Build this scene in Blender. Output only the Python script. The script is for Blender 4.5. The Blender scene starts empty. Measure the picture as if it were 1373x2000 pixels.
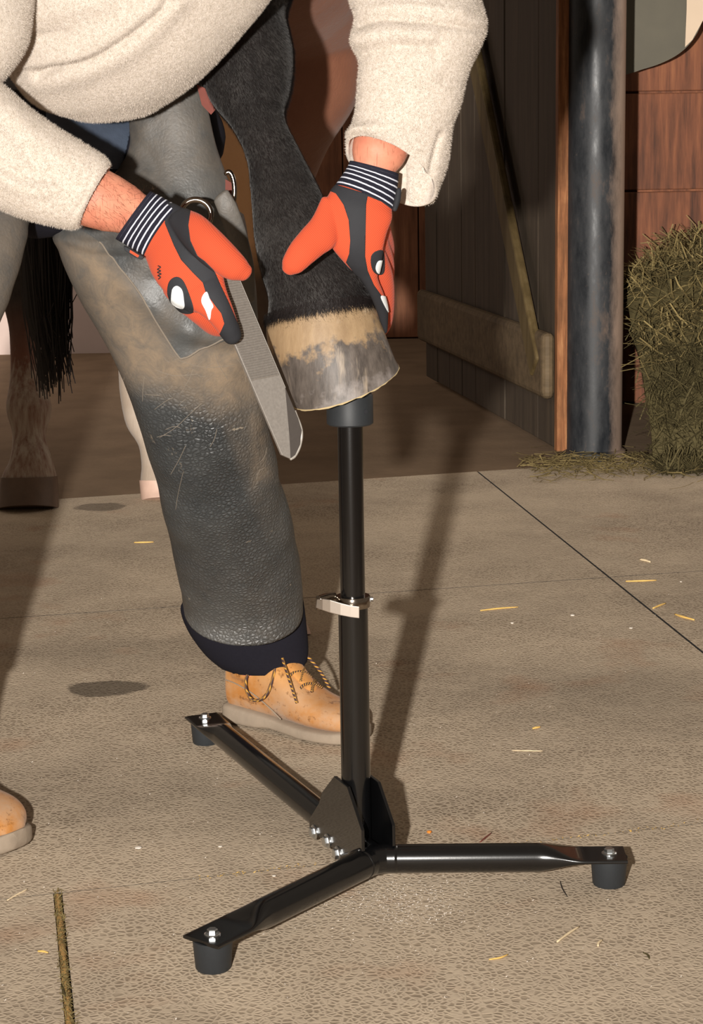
import bpy, bmesh, math, random
import numpy as np
from mathutils import Vector, Matrix
from mathutils.bvhtree import BVHTree

random.seed(7); np.random.seed(7)
S = bpy.context.scene
COL = S.collection

# ------------------------------------------------------------------ camera
PITCH, ROLL, CAMH, FPX = math.radians(10.85), math.radians(.95), .97, 3700.
IW, IH = 1373., 2000.
fw = np.array([0, math.cos(PITCH), -math.sin(PITCH)])
r0 = np.array([1., 0, 0]); u0 = np.array([0, math.sin(PITCH), math.cos(PITCH)])
rt = math.cos(ROLL)*r0 - math.sin(ROLL)*u0
up = math.cos(ROLL)*u0 + math.sin(ROLL)*r0
CAM = np.array([0, 0, CAMH])
cd = bpy.data.cameras.new('camera'); cam = bpy.data.objects.new('camera', cd); COL.objects.link(cam)
cd.sensor_fit = 'VERTICAL'; cd.sensor_height = 36.; cd.lens = FPX/IH*36.
cam.matrix_world = Matrix(((rt[0], up[0], -fw[0], CAM[0]), (rt[1], up[1], -fw[1], CAM[1]),
                           (rt[2], up[2], -fw[2], CAM[2]), (0, 0, 0, 1)))
cd.clip_start = .05; cd.clip_end = 100
S.camera = cam

# ------------------------------------------------------------------ light
S.view_settings.view_transform = 'Standard'; S.view_settings.look = 'None'
S.view_settings.gamma = 1.0; S.view_settings.use_curve_mapping = False
S.view_settings.exposure = 0.22
w = bpy.data.worlds.new('world'); S.world = w; w.use_nodes = True
w.node_tree.nodes['Background'].inputs[0].default_value = (1.0, .80, .60, 1)
w.node_tree.nodes['Background'].inputs[1].default_value = .16
fl = bpy.data.lights.new('camera_flash', 'POINT'); flo = bpy.data.objects.new('camera_flash', fl); COL.objects.link(flo)
flo.location = (-.235, .0, .985); fl.energy = 62.; fl.color = (1.0, .95, .885); fl.shadow_soft_size = .022
fl.use_nodes = True
nt = fl.node_tree
fo = nt.nodes.new('ShaderNodeLightFalloff'); fo.inputs['Strength'].default_value = 1.0; fo.inputs['Smooth'].default_value = 0
nt.links.new(fo.outputs['Constant'], nt.nodes['Emission'].inputs['Strength'])
al = bpy.data.lights.new('stall_window_light', 'AREA'); alo = bpy.data.objects.new('stall_window_light', al); COL.objects.link(alo)
al.energy = 16; al.shape = 'RECTANGLE'; al.size = 1.4; al.size_y = 1.0; al.color = (1.0, .9, .8)
alo.location = (3.3, 6.0, 2.1)
alo.rotation_euler = (Vector((1.0, 6.2, .6)) - Vector((3.3, 6.0, 2.1))).to_track_quat('-Z', 'Y').to_euler()

bl_ = bpy.data.lights.new('aisle_window_light', 'AREA'); blo = bpy.data.objects.new('aisle_window_light', bl_); COL.objects.link(blo)
bl_.energy = 30; bl_.shape = 'RECTANGLE'; bl_.size = 1.6; bl_.size_y = 1.2; bl_.color = (1.0, .88, .80)
blo.location = (-2.6, 7.4, 2.4)
blo.rotation_euler = (Vector((-1.9, 9.3, .2)) - Vector((-2.6, 7.4, 2.4))).to_track_quat('-Z', 'Y').to_euler()

# ------------------------------------------------------------------ geometry helpers
def ray(x, y): return FPX*fw + (x-IW/2)*rt - (y-IH/2)*up
def P(x, y, Y):
    d = ray(x, y); return CAM + d*(Y/d[1])
def G(x, y, z=0.):
    d = ray(x, y); return CAM + d*((z-CAMH)/d[2])
def proj(v):
    q = np.asarray(v) - CAM; z = q@fw
    return np.stack([IW/2 + FPX*(q@rt)/z, IH/2 - FPX*(q@up)/z], -1)
def nrm(v):
    v = np.asarray(v, float); l = np.linalg.norm(v); return v/l if l > 1e-12 else v
def catmull(A, m):
    """A: (k,...) array -> m samples by Catmull-Rom."""
    A = np.asarray(A, float); k = len(A)
    if k == 2: A = np.stack([A[0], (A[0]+A[1])/2, A[1]]); k = 3
    t = np.linspace(0, k-1, m); i = np.minimum(t.astype(int), k-2); f = t - i
    p1 = A[i]; p2 = A[i+1]
    p0 = np.where((i > 0).reshape((-1,)+(1,)*(A.ndim-1)), A[np.maximum(i-1, 0)], 2*p1-p2)
    p3 = np.where((i+2 < k).reshape((-1,)+(1,)*(A.ndim-1)), A[np.minimum(i+2, k-1)], 2*p2-p1)
    f = f.reshape((-1,)+(1,)*(A.ndim-1))
    return .5*((2*p1) + (-p0+p2)*f + (2*p0-5*p1+4*p2-p3)*f*f + (-p0+3*p1-3*p2+p3)*f**3)

class Msh:
    """verts + faces, with optional v (length) and u (angle) coordinates per vertex"""
    def __init__(s, V=None, F=None, v=None, u=None):
        s.V = np.zeros((0, 3)) if V is None else np.asarray(V, float)
        s.F = [] if F is None else [tuple(f) for f in F]
        s.v = v; s.u = u; s.A = {}
    def add(s, o):
        n = len(s.V); s.V = np.vstack([s.V, o.V]); s.F += [tuple(i+n for i in f) for f in o.F]; return s
    def normals(s):
        N = np.zeros_like(s.V)
        for k in (3, 4):
            fs = np.array([f for f in s.F if len(f) == k])
            if len(fs):
                n = np.cross(s.V[fs[:, 2]]-s.V[fs[:, 0]], s.V[fs[:, -1]]-s.V[fs[:, 1]] if k == 4 else s.V[fs[:, 1]]-s.V[fs[:, 0]])
                if k == 3: n = -n
                for c in range(k): np.add.at(N, fs[:, c], n)
        l = np.linalg.norm(N, axis=1, keepdims=True); return N/np.maximum(l, 1e-12)
    def xf(s, M):
        M = np.array(M); s.V = s.V@M[:3, :3].T + M[:3, 3]; return s

def rings_mesh(R, cap=(True, True), rnd=(0, 0), dirs=None):
    """R: (m,n,3). caps optionally rounded by rnd * ring radius."""
    m, n, _ = R.shape; v = np.linspace(0, 1, m)
    rl = [r for r in R]; vl = list(v)
    for e in (0, 1):
        if cap[e] and rnd[e]:
            base = R[0] if e == 0 else R[-1]; nb = R[1] if e == 0 else R[-2]
            c = base.mean(0); t = nrm(c - nb.mean(0)); rad = np.linalg.norm(base-c, axis=1).mean()
            for a in (.45, .85, 1.2, 1.42):
                ring = c + (base-c)*math.cos(a) + t*rad*rnd[e]*math.sin(a)
                if e == 0: rl.insert(0, ring); vl.insert(0, 0.)
                else: rl.append(ring); vl.append(1.)
    R = np.array(rl); m = len(R)
    V = R.reshape(-1, 3); F = []
    for i in range(m-1):
        for j in range(n):
            k = (j+1) % n; F.append((i*n+j, i*n+k, (i+1)*n+k, (i+1)*n+j))
    vv = np.repeat(vl, n); uu = np.tile(np.arange(n)/n, m)
    if cap[0]:
        V = np.vstack([V, R[0].mean(0)]); c = len(V)-1; F += [(c, (j+1) % n, j) for j in range(n)]; vv = np.append(vv, 0); uu = np.append(uu, 0)
    if cap[1]:
        V = np.vstack([V, R[-1].mean(0)]); c = len(V)-1; b = (m-1)*n; F += [(c, b+j, b+(j+1) % n) for j in range(n)]; vv = np.append(vv, 1); uu = np.append(uu, 0)
    return Msh(V, F, vv, uu)

def loft(keys, m=60, n=48, cap=(True, True), rnd=(0, 0), e=1.0):
    """keys: (L px, R px, Y, depth ratio, [near px], [far px]); L and R are the outline points seen from the front."""
    L, Rr, D, C2 = [], [], [], []
    for k in keys:
        Y = k[2]; YL, YR = Y if isinstance(Y, tuple) else (Y, Y)
        L.append(P(*k[0], YL)); Rr.append(P(*k[1], YR))
    L = np.array(L); Rr = np.array(Rr); Cc = (L+Rr)/2; H = (Rr-L)/2
    K = len(keys); Dv = np.zeros_like(L)
    for i, k in enumerate(keys):
        t = Cc[min(i+1, K-1)] - Cc[max(i-1, 0)]
        d = np.cross(H[i], t); d = nrm(d)
        if d[1] > 0: d = -d                       # towards the camera
        Dv[i] = d*np.linalg.norm(H[i])*k[3]
        if len(k) > 4 and k[4] is not None:
            q = P(*k[4], (Cc[i]+Dv[i])[1]); Dv[i] = q - Cc[i]
    Cs, Hs, Ds = catmull(Cc, m), catmull(H, m), catmull(Dv, m)
    th = np.linspace(0, 2*math.pi, n, endpoint=False)
    c, s = np.cos(th), np.sin(th)
    c = np.sign(c)*np.abs(c)**e; s = np.sign(s)*np.abs(s)**e
    R = Cs[:, None] + Hs[:, None]*c[None, :, None] + Ds[:, None]*s[None, :, None]
    return rings_mesh(R, cap, rnd)

def tube(pts, rad, n=16, m=None, cap=(True, True), rnd=(0, 0), smooth=True, flat=1.0, upv=None):
    pts = np.array(pts, float); k = len(pts)
    rad = np.full(k, rad, float) if np.isscalar(rad) else np.array(rad, float)
    if smooth:
        m = m or max(6, 6*k); pts = catmull(pts, m); rad = np.maximum(catmull(rad, m), 1e-5)
    m = len(pts); T = np.gradient(pts, axis=0)
    N = None; R = []
    th = np.linspace(0, 2*math.pi, n, endpoint=False)
    for i in range(m):
        t = nrm(T[i])
        if N is None:
            a = np.array(upv) if upv is not None else (np.array([0, 0, 1.]) if abs(t[2]) < .9 else np.array([1., 0, 0]))
            N = nrm(a - t*(a@t))
        else: N = nrm(N - t*(N@t))
        B = np.cross(t, N)
        R.append(pts[i] + rad[i]*(np.cos(th)[:, None]*N*flat + np.sin(th)[:, None]*B))
    return rings_mesh(np.array(R), cap, rnd)

def lathe(prof, n=48, center=(0, 0, 0), M=None):
    """prof: (r, z) from bottom to top; closed on axis when r = 0"""
    th = np.linspace(0, 2*math.pi, n, endpoint=False)
    R = np.array([[(r*math.cos(a), r*math.sin(a), z) for a in th] for r, z in prof])
    o = rings_mesh(R, (True, True))
    if M is not None: o.xf(M)
    o.V = o.V + np.array(center); return o

def box(c, s, M=None):
    x, y, z = np.array(s)/2.
    V = np.array([(a*x, b*y, d*z) for a in (-1, 1) for b in (-1, 1) for d in (-1, 1)])
    F = [(0, 1, 3, 2), (4, 6, 7, 5), (0, 4, 5, 1), (2, 3, 7, 6), (0, 2, 6, 4), (1, 5, 7, 3)]
    o = Msh(V, F)
    if M is not None: o.xf(M)
    o.V = o.V + np.array(c, float); return o

def prism(poly, d):
    """poly: 3D points of a flat polygon, extruded by vector d"""
    p = np.array(poly, float); n = len(p); V = np.vstack([p, p+np.array(d)])
    F = [tuple(range(n)), tuple(range(2*n-1, n-1, -1))] + [(i, i+n, (i+1) % n+n, (i+1) % n) for i in range(n)]
    return Msh(V, F)

def polysd(Q, poly):
    """signed distance in pixels, positive inside"""
    poly = np.array(poly, float); ins = np.zeros(len(Q), bool); dd = np.full(len(Q), 1e9)
    for a, b in zip(poly, np.roll(poly, -1, 0)):
        ab = b-a; t = np.clip(((Q-a)@ab)/(ab@ab+1e-12), 0, 1)
        dd = np.minimum(dd, np.linalg.norm(Q-(a+t[:, None]*ab), axis=1))
        c = ((a[1] > Q[:, 1]) != (b[1] > Q[:, 1])) & (Q[:, 0] < (b[0]-a[0])*(Q[:, 1]-a[1])/(b[1]-a[1]+1e-12)+a[0])
        ins ^= c
    return np.where(ins, dd, -dd)
def linedist(Q, line):
    line = catmull(line, 12*len(line)); dd = np.full(len(Q), 1e9)
    for a, b in zip(line[:-1], line[1:]):
        ab = b-a; t = np.clip(((Q-a)@ab)/(ab@ab+1e-12), 0, 1)
        dd = np.minimum(dd, np.linalg.norm(Q-(a+t[:, None]*ab), axis=1))
    return dd
def smooth_poly(poly, m=80):
    p = list(poly); q = catmull([p[-1]]+p+[p[0], p[1]], m*2)
    k = len(p)+3; t = np.linspace(0, k-1, m*2); return q[(t >= 1) & (t < k-2)]

def sculpt(o, lines, front=True):
    """press creases into a mesh: (line px, width px, depth m); negative depth raises a fold"""
    Q = proj(o.V); N = o.normals(); C = o.V.mean(0)
    fac = np.clip(-(N@fw)*2, 0, 1) if front else np.ones(len(Q))
    d = np.zeros(len(Q))
    for line, wd, dep in lines:
        x = linedist(Q, line)/wd; d += dep*np.exp(-x*x)
    o.V = o.V - N*(d*fac)[:, None]; return o

def mesh_of(name, o, smooth=True, sharp=None):
    me = bpy.data.meshes.new(name); me.from_pydata(o.V.tolist(), [], o.F)
    for k, a in (('v', o.v), ('u', o.u)):
        if a is not None and len(a) == len(o.V):
            me.attributes.new(k, 'FLOAT', 'POINT').data.foreach_set('value', np.asarray(a, np.float32))
    for k, a in o.A.items():
        me.attributes.new(k, 'FLOAT', 'POINT').data.foreach_set('value', np.asarray(a, np.float32))
    bm = bmesh.new(); bm.from_mesh(me); bmesh.ops.recalc_face_normals(bm, faces=bm.faces); bm.to_mesh(me); bm.free()
    if smooth:
        me.polygons.foreach_set('use_smooth', np.ones(len(me.polygons), bool))
        if sharp: me.set_sharp_from_angle(angle=math.radians(sharp))
    me.update(); return me

def orient(o):
    bm = bmesh.new(); me = bpy.data.meshes.new('t'); me.from_pydata(o.V.tolist(), [], o.F); bm.from_mesh(me)
    bmesh.ops.recalc_face_normals(bm, faces=bm.faces)
    o.F = [tuple(v.index for v in f.verts) for f in bm.faces]; bm.free(); bpy.data.meshes.remove(me); return o

def fuse(parts, voxel, it=6, fac=.5):
    """merge overlapping closed shells into one continuous skin"""
    o = Msh()
    for p in parts: o.add(p)
    me = mesh_of('t', o); ob = bpy.data.objects.new('t', me); COL.objects.link(ob)
    md = ob.modifiers.new('r', 'REMESH'); md.mode = 'VOXEL'; md.voxel_size = voxel
    if it:
        s = ob.modifiers.new('s', 'SMOOTH'); s.factor = fac; s.iterations = it
    dg = bpy.context.evaluated_depsgraph_get(); dg.update()
    m2 = bpy.data.meshes.new_from_object(ob.evaluated_get(dg))
    V = np.zeros(len(m2.vertices)*3); m2.vertices.foreach_get('co', V)
    F = [tuple(p.vertices) for p in m2.polygons]
    bpy.data.objects.remove(ob); bpy.data.meshes.remove(me); bpy.data.meshes.remove(m2)
    return Msh(V.reshape(-1, 3), F)

def tris(o):
    T = []
    for f in o.F:
        for i in range(1, len(f)-1): T.append((f[0], f[i], f[i+1]))
    return np.array(T)
def patch(o, field, off=.0008, base=-.0006, biggest=True):
    """a raised piece of material lying on mesh o where field > 0, cut exactly along field = 0"""
    N = o.normals(); T = tris(o); f = field
    T = T[(f[T] > 0).any(1)]
    V, idx = [], {}
    def vert(key, pos, n):
        if key not in idx: idx[key] = len(V); V.append((pos, n))
        return idx[key]
    def pt(a): return vert((a,), o.V[a], N[a])
    def cut(a, b):
        a, b = min(a, b), max(a, b); t = f[a]/(f[a]-f[b]); return vert((a, b), o.V[a]+t*(o.V[b]-o.V[a]), nrm(N[a]+t*(N[b]-N[a])))
    F = []
    for tr in T:
        poly = []
        for i in range(3):
            a, b = int(tr[i]), int(tr[(i+1) % 3])
            if f[a] > 0: poly.append(pt(a))
            if (f[a] > 0) != (f[b] > 0): poly.append(cut(a, b))
        if len(poly) >= 3: F.append(tuple(poly))
    if not V: return Msh(np.zeros((3, 3)), [(0, 1, 2)])
    if biggest:
        par = list(range(len(V)))
        def fd_(x):
            while par[x] != x: par[x] = par[par[x]]; x = par[x]
            return x
        for fc in F:
            for q in fc[1:]: par[fd_(fc[0])] = fd_(q)
        rt_ = [fd_(i) for i in range(len(V))]; cs = sorted(set(rt_), key=rt_.count)[::-1]; cs = [c_ for c_ in cs if rt_.count(c_) > .12*rt_.count(cs[0])] if len(cs) < 400 else cs[:1]; best = min(cs, key=lambda c_: np.mean([V[i][0][1] for i in range(len(V)) if rt_[i] == c_])-.00002*rt_.count(c_)) if not isinstance(biggest, str) else cs[0]
        F = [fc for fc in F if rt_[fc[0]] == best]; keep = [i for i in range(len(V)) if rt_[i] == best]; mp = {k: i for i, k in enumerate(keep)}
        F = [tuple(mp[q] for q in fc) for fc in F]; V = [V[i] for i in keep]
    pos = np.array([p for p, n in V]); nn = np.array([n for p, n in V])
    cnt = {}
    for fc in F:
        for i in range(len(fc)):
            a, b = fc[i], fc[(i+1) % len(fc)]; k = (min(a, b), max(a, b)); cnt[k] = None if k in cnt else (a, b)
    top = pos+nn*off; bot = pos+nn*base; nv = len(top)
    for k, e in cnt.items():
        if e: F.append((e[1], e[0], e[0]+nv, e[1]+nv))
    return Msh(np.vstack([top, bot]), F)

def draw_on(o, line, lift=.0003, n=None):
    """points of a line of pixels laid onto the surface of mesh o"""
    tree = BVHTree.FromPolygons([tuple(v) for v in o.V], o.F); out_ = []
    for x, y in catmull(line, n or max(6, 5*len(line))):
        hit = tree.ray_cast(Vector(CAM), Vector(nrm(ray(x, y))))
        if hit[0] is not None:
            nn = np.array(hit[1]); nn = nn if nn@fw < 0 else -nn
            out_.append(np.array(hit[0])+nn*lift)
    return out_

# ------------------------------------------------------------------ object helpers
def link(name, me, m, parent=None, mats=None):
    o = bpy.data.objects.new(name, me); COL.objects.link(o)
    for x in (mats or [m]): me.materials.append(x)
    if parent is not None:
        o.parent = parent; o.matrix_parent_inverse = world_of(parent).inverted()
    return o
def world_of(o):
    M = Matrix.Translation(o.location) @ o.rotation_euler.to_matrix().to_4x4()
    if o.parent is not None: M = world_of(o.parent) @ o.matrix_parent_inverse @ M
    return M
def obj(name, o, m, parent=None, smooth=True, sharp=None, label=None):
    ob = link(name, mesh_of(name, o, smooth, sharp), m, parent)
    if label: ob['label'] = label
    return ob
def thing(name, loc, label, cat, group=None):
    o = bpy.data.objects.new(name, None); COL.objects.link(o); o.location = Vector(loc); o.empty_display_size = .1
    return tag(o, label, cat, group)
def tag(o, label, cat, group=None, kind=None):
    o['label'] = label; o['category'] = cat
    if group: o['group'] = group
    if kind: o['kind'] = kind
    return o
def bevel(o, w, seg=2):
    b = o.modifiers.new('bevel', 'BEVEL'); b.width = w; b.segments = seg; b.limit_method = 'ANGLE'; b.angle_limit = math.radians(35); return o
def solid(o, t, off=-1):
    s = o.modifiers.new('solid', 'SOLIDIFY'); s.thickness = t; s.offset = off; return o

# ------------------------------------------------------------------ material helpers
def lin(c):
    return tuple(((x/255.)/12.92 if x <= 10 else (((x/255.)+.055)/1.055)**2.4) for x in c) + (1.,)
class NT:
    def __init__(s, name):
        s.m = bpy.data.materials.new(name); s.m.use_nodes = True; s.t = s.m.node_tree; s.b = s.t.nodes['Principled BSDF']
        s.co = s.t.nodes.new('ShaderNodeTexCoord').outputs['Object']
    def n(s, typ, ins=None, **kw):
        x = s.t.nodes.new(typ)
        for k, v in kw.items(): setattr(x, k, v)
        for k, v in (ins or {}).items():
            if hasattr(v, 'is_output'): s.t.links.new(v, x.inputs[k])
            else: x.inputs[k].default_value = v
        return x
    def map(s, scale=(1, 1, 1), rot=(0, 0, 0), loc=(0, 0, 0), co=None):
        return s.n('ShaderNodeMapping', {'Vector': co or s.co, 'Scale': scale, 'Rotation': rot, 'Location': loc}).outputs[0]
    def noise(s, scale, detail=3, rough=.5, co=None, dist=0.):
        return s.n('ShaderNodeTexNoise', {'Vector': co or s.co, 'Scale': scale, 'Detail': detail, 'Roughness': rough, 'Distortion': dist}).outputs['Fac']
    def vor(s, scale, feature='DISTANCE_TO_EDGE', co=None, rnd=1.):
        return s.n('ShaderNodeTexVoronoi', {'Vector': co or s.co, 'Scale': scale, 'Randomness': rnd}, feature=feature).outputs['Distance']
    def attr(s, name): return s.n('ShaderNodeAttribute', attribute_name=name).outputs['Fac']
    def ramp(s, fac, stops):
        r = s.n('ShaderNodeValToRGB', {'Fac': fac}); e = r.color_ramp.elements
        while len(e) < len(stops): e.new(.5)
        for el, (p, c) in zip(e, stops):
            el.position = p; el.color = c if len(c) == 4 else tuple(c)+(1,)
        return r.outputs[0]
    def mr(s, fac, a, b, c=0., d=1.):
        return s.n('ShaderNodeMapRange', {'Value': fac, 'From Min': a, 'From Max': b, 'To Min': c, 'To Max': d}, clamp=True).outputs[0]
    def math(s, op, a, b=0.): 
        x = s.n('ShaderNodeMath', operation=op)
        for i, v in enumerate((a, b)):
            if hasattr(v, 'is_output'): s.t.links.new(v, x.inputs[i])
            else: x.inputs[i].default_value = v
        return x.outputs[0]
    def mix(s, fac, a, b, blend='MIX'):
        x = s.n('ShaderNodeMix', data_type='RGBA', blend_type=blend)
        for i, v in ((0, fac), (6, a), (7, b)):
            if hasattr(v, 'is_output'): s.t.links.new(v, x.inputs[i])
            else: x.inputs[i].default_value = v
        return x.outputs[2]
    def bump(s, h, strength=.5, dist=.002, prev=None):
        b = s.n('ShaderNodeBump', {'Height': h, 'Strength': strength, 'Distance': dist})
        if prev is not None: s.t.links.new(prev, b.inputs['Normal'])
        return b.outputs[0]
    def done(s, col, rough=.6, normal=None, metal=0., spec=.5, sheen=0., coat=0.):
        for k, v in (('Base Color', col), ('Roughness', rough), ('Metallic', metal), ('Specular IOR Level', spec), ('Sheen Weight', sheen), ('Coat Weight', coat)):
            if hasattr(v, 'is_output'): s.t.links.new(v, s.b.inputs[k])
            else: s.b.inputs[k].default_value = v
        if normal is not None: s.t.links.new(normal, s.b.inputs['Normal'])
        return s.m
def simple(name, c, rough=.6, metal=0., spec=.5, var=.12, vs=40., bs=None, bd=.0005, coat=0., sheen=0.):
    t = NT(name); c = lin(c); d = tuple(max(0, x*(1-var)) for x in c[:3])+(1,); e = tuple(min(1, x*(1+var)) for x in c[:3])+(1,)
    col = t.mix(t.noise(vs, 4, .6), d, e)
    nr = t.bump(t.noise(bs, 3), .5, bd) if bs else None
    return t.done(col, rough, nr, metal, spec, sheen, coat)

MT = {}
# rubber mat: pebbled cells, dust in the joints
def mat_floor(name, base, dust, joint, scale=105., far=False):
    t = NT(name)
    wob = t.n('ShaderNodeVectorMath', {0: t.co, 1: t.n('ShaderNodeVectorMath', {0: t.n('ShaderNodeTexNoise', {'Vector': t.co, 'Scale': 14., 'Detail': 2}).outputs['Color'], 'Scale': .02}, operation='SCALE').outputs[0]}, operation='ADD').outputs[0]
    flat = t.map((1, 1, 0), co=wob)
    e = t.vor(scale, co=flat); cell = t.n('ShaderNodeMapRange', {'Value': e, 'From Min': .01, 'From Max': .31}, interpolation_type='SMOOTHSTEP').outputs[0]
    big = t.noise(1.6, 6, .62); mid = t.noise(9, 6, .66); fine = t.noise(120, 4, .7)
    c = t.mix(t.mr(big, .38, .66), lin(base), lin(dust))
    c = t.mix(t.math('MULTIPLY', t.mr(mid, .47, .72), .55), c, lin(dust))
    dk = t.mix(1., c, (.70, .68, .66, 1), 'MULTIPLY')
    patchy = t.mr(t.noise(3.1, 4, .6), .34, .62, .25, .95)
    c = t.mix(t.math('MULTIPLY', cell, patchy), t.mix(.45, c, lin(joint)), dk)
    c = t.mix(t.math('MULTIPLY', t.mr(fine, .55, .8), .35), c, lin(joint))
    # damp, dark spots with outlines of their own, and soft darker patches, one painted shade
    for (x, y), rx, ry, k in STAINS_AND_SHADE:
        v = t.n('ShaderNodeVectorMath', {0: t.map((1/rx, 1/ry, 0), loc=(-x/rx, -y/ry, 0))}, operation='LENGTH').outputs['Value']
        v = t.math('ADD', v, t.math('MULTIPLY', t.math('SUBTRACT', t.noise(14, 5, .7), .5), 1.0))
        c = t.mix(t.math('MULTIPLY', t.mr(v, 1.06, .9) if k > 0 else t.mr(v, 1.3, .3), abs(k)), c, (.055, .042, .03, 1) if k > 0 else (.085, .07, .055, 1))
    c = t.mix(t.math('MULTIPLY', t.mr(t.noise(4.3, 3, .5, co=t.map(loc=(3.1, 7, 2))), .62, .74), .35), c, lin((160, 110, 78)))
    h = t.math('ADD', t.math('MULTIPLY', cell, -1.), t.math('MULTIPLY', fine, .5))
    return t.done(c, .85, t.bump(h, .5, .0015), spec=.15)
STAINS_AND_SHADE = []
MT['matside'] = simple('black rubber edge', (34, 31, 28), .8, var=.2, vs=40.)
for (x, y), rx, ry, k in (((205, 1345), .075, .052, .72), ((195, 990), .075, .06, .6), ((1230, 1350), .30, .26, -.34), ((150, 1272), .26, .13, -.22), ((420, 1560), .22, .16, -.22)):  # the large soft patch at right is a shadow painted into the mat colour
    g = G(x, y); STAINS_AND_SHADE.append(((g[0], g[1]), rx, ry, k))
MT['mat'] = mat_floor('dusty pebbled rubber', (136, 121, 104), (192, 174, 151), (202, 185, 162), 118.)
MT['concrete'] = simple('dirty concrete', (116, 97, 78), .9, var=.35, vs=5., bs=60., bd=.002, spec=.1)

def wood(name, c1, c2, c3, axis='z', spec=.2, rough=.7, k=1.):
    t = NT(name)
    sc = {'z': (9, 9, .7), 'x': (.7, 9, 9), 'y': (9, .7, 9)}[axis]
    g = t.noise(3.2*k, 6, .65, co=t.map(sc)); st = t.noise(2.1*k, 4, .6)
    c = t.ramp(g, [(.3, lin(c1)), (.52, lin(c2)), (.75, lin(c3))])
    c = t.mix(t.math('MULTIPLY', t.mr(st, .5, .72), .7), c, lin(c1))
    return t.done(c, rough, t.bump(g, .3, .002), spec=spec)
MT['stallwood'] = wood('stained stall boards', (54, 32, 22), (98, 58, 38), (124, 78, 50), 'z')
MT['doorwood'] = wood('dark door boards', (50, 42, 34), (62, 53, 43), (72, 61, 49), 'z')
MT['rail'] = wood('dusty rail', (62, 51, 37), (84, 70, 51), (100, 84, 63), 'x')
MT['brace'] = wood('olive brace', (60, 48, 26), (80, 66, 40), (92, 78, 54), 'z')
MT['rust'] = wood('rusty steel edge', (84, 54, 32), (122, 78, 48), (158, 114, 76), 'z', k=3.)
MT['farwood'] = wood('reddish far boards', (78, 48, 32), (112, 72, 50), (138, 94, 68), 'z')
MT['palewall'] = simple('pale lime wall', (168, 150, 142), .9, var=.15, vs=4.)
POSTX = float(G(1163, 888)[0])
def mat_post():
    t = NT('worn blue-black post paint with painted side light')
    d = t.noise(6, 6, .7, co=t.map((3, 3, 1))); s = t.noise(60, 4, .6)
    c = t.ramp(d, [(.38, lin((26, 28, 31))), (.58, lin((42, 43, 45))), (.76, lin((78, 66, 58)))])
    c = t.mix(t.math('MULTIPLY', t.mr(s, .64, .78), .25), c, lin((104, 86, 72)))
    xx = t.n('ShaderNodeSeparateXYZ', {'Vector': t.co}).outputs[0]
    c = t.mix(t.math('MULTIPLY', t.mr(t.math('ADD', xx, t.math('MULTIPLY', t.math('SUBTRACT', d, .5), .06)), POSTX+.035, POSTX+.07), .8), c, lin((132, 112, 98)))  # beige right side: light from the stall painted into the post colour
    return t.done(c, t.mr(d, .3, .7, .3, .6), t.bump(s, .2, .001), spec=.22)
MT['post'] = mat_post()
MT['blackpaint'] = simple('glossy black paint', (10, 10, 11), .21, spec=.6, var=.25, vs=90., coat=.3, bs=300., bd=.00006)
MT['rubber'] = simple('dark rubber', (40, 43, 46), .55, var=.12, vs=150., spec=.4, bs=400., bd=.0001)
MT['zinc'] = simple('zinc plated steel', (205, 208, 210), .3, metal=1., var=.1, vs=300.)
MT['nickel'] = simple('brushed nickel lever', (206, 196, 186), .33, metal=.9, var=.06, vs=200.)
MT['chrome'] = simple('dark chrome', (150, 140, 130), .16, metal=1., var=.4, vs=500.)
def mat_rasp():
    t = NT('rasp steel'); f = t.noise(300, 3)
    c = t.mix(f, lin((128, 122, 116)), lin((160, 154, 147)))
    return t.done(c, .48, t.bump(f, .15, .0004), metal=.35, spec=.5)
MT['rasp'] = mat_rasp()
MT['raspdark'] = simple('rasp dark face', (84, 78, 74), .5, metal=.35, var=.1, vs=200.)
MT['raspbright'] = simple('rasp ground edge', (196, 190, 182), .4, metal=.4, var=.05, vs=200.)

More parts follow.
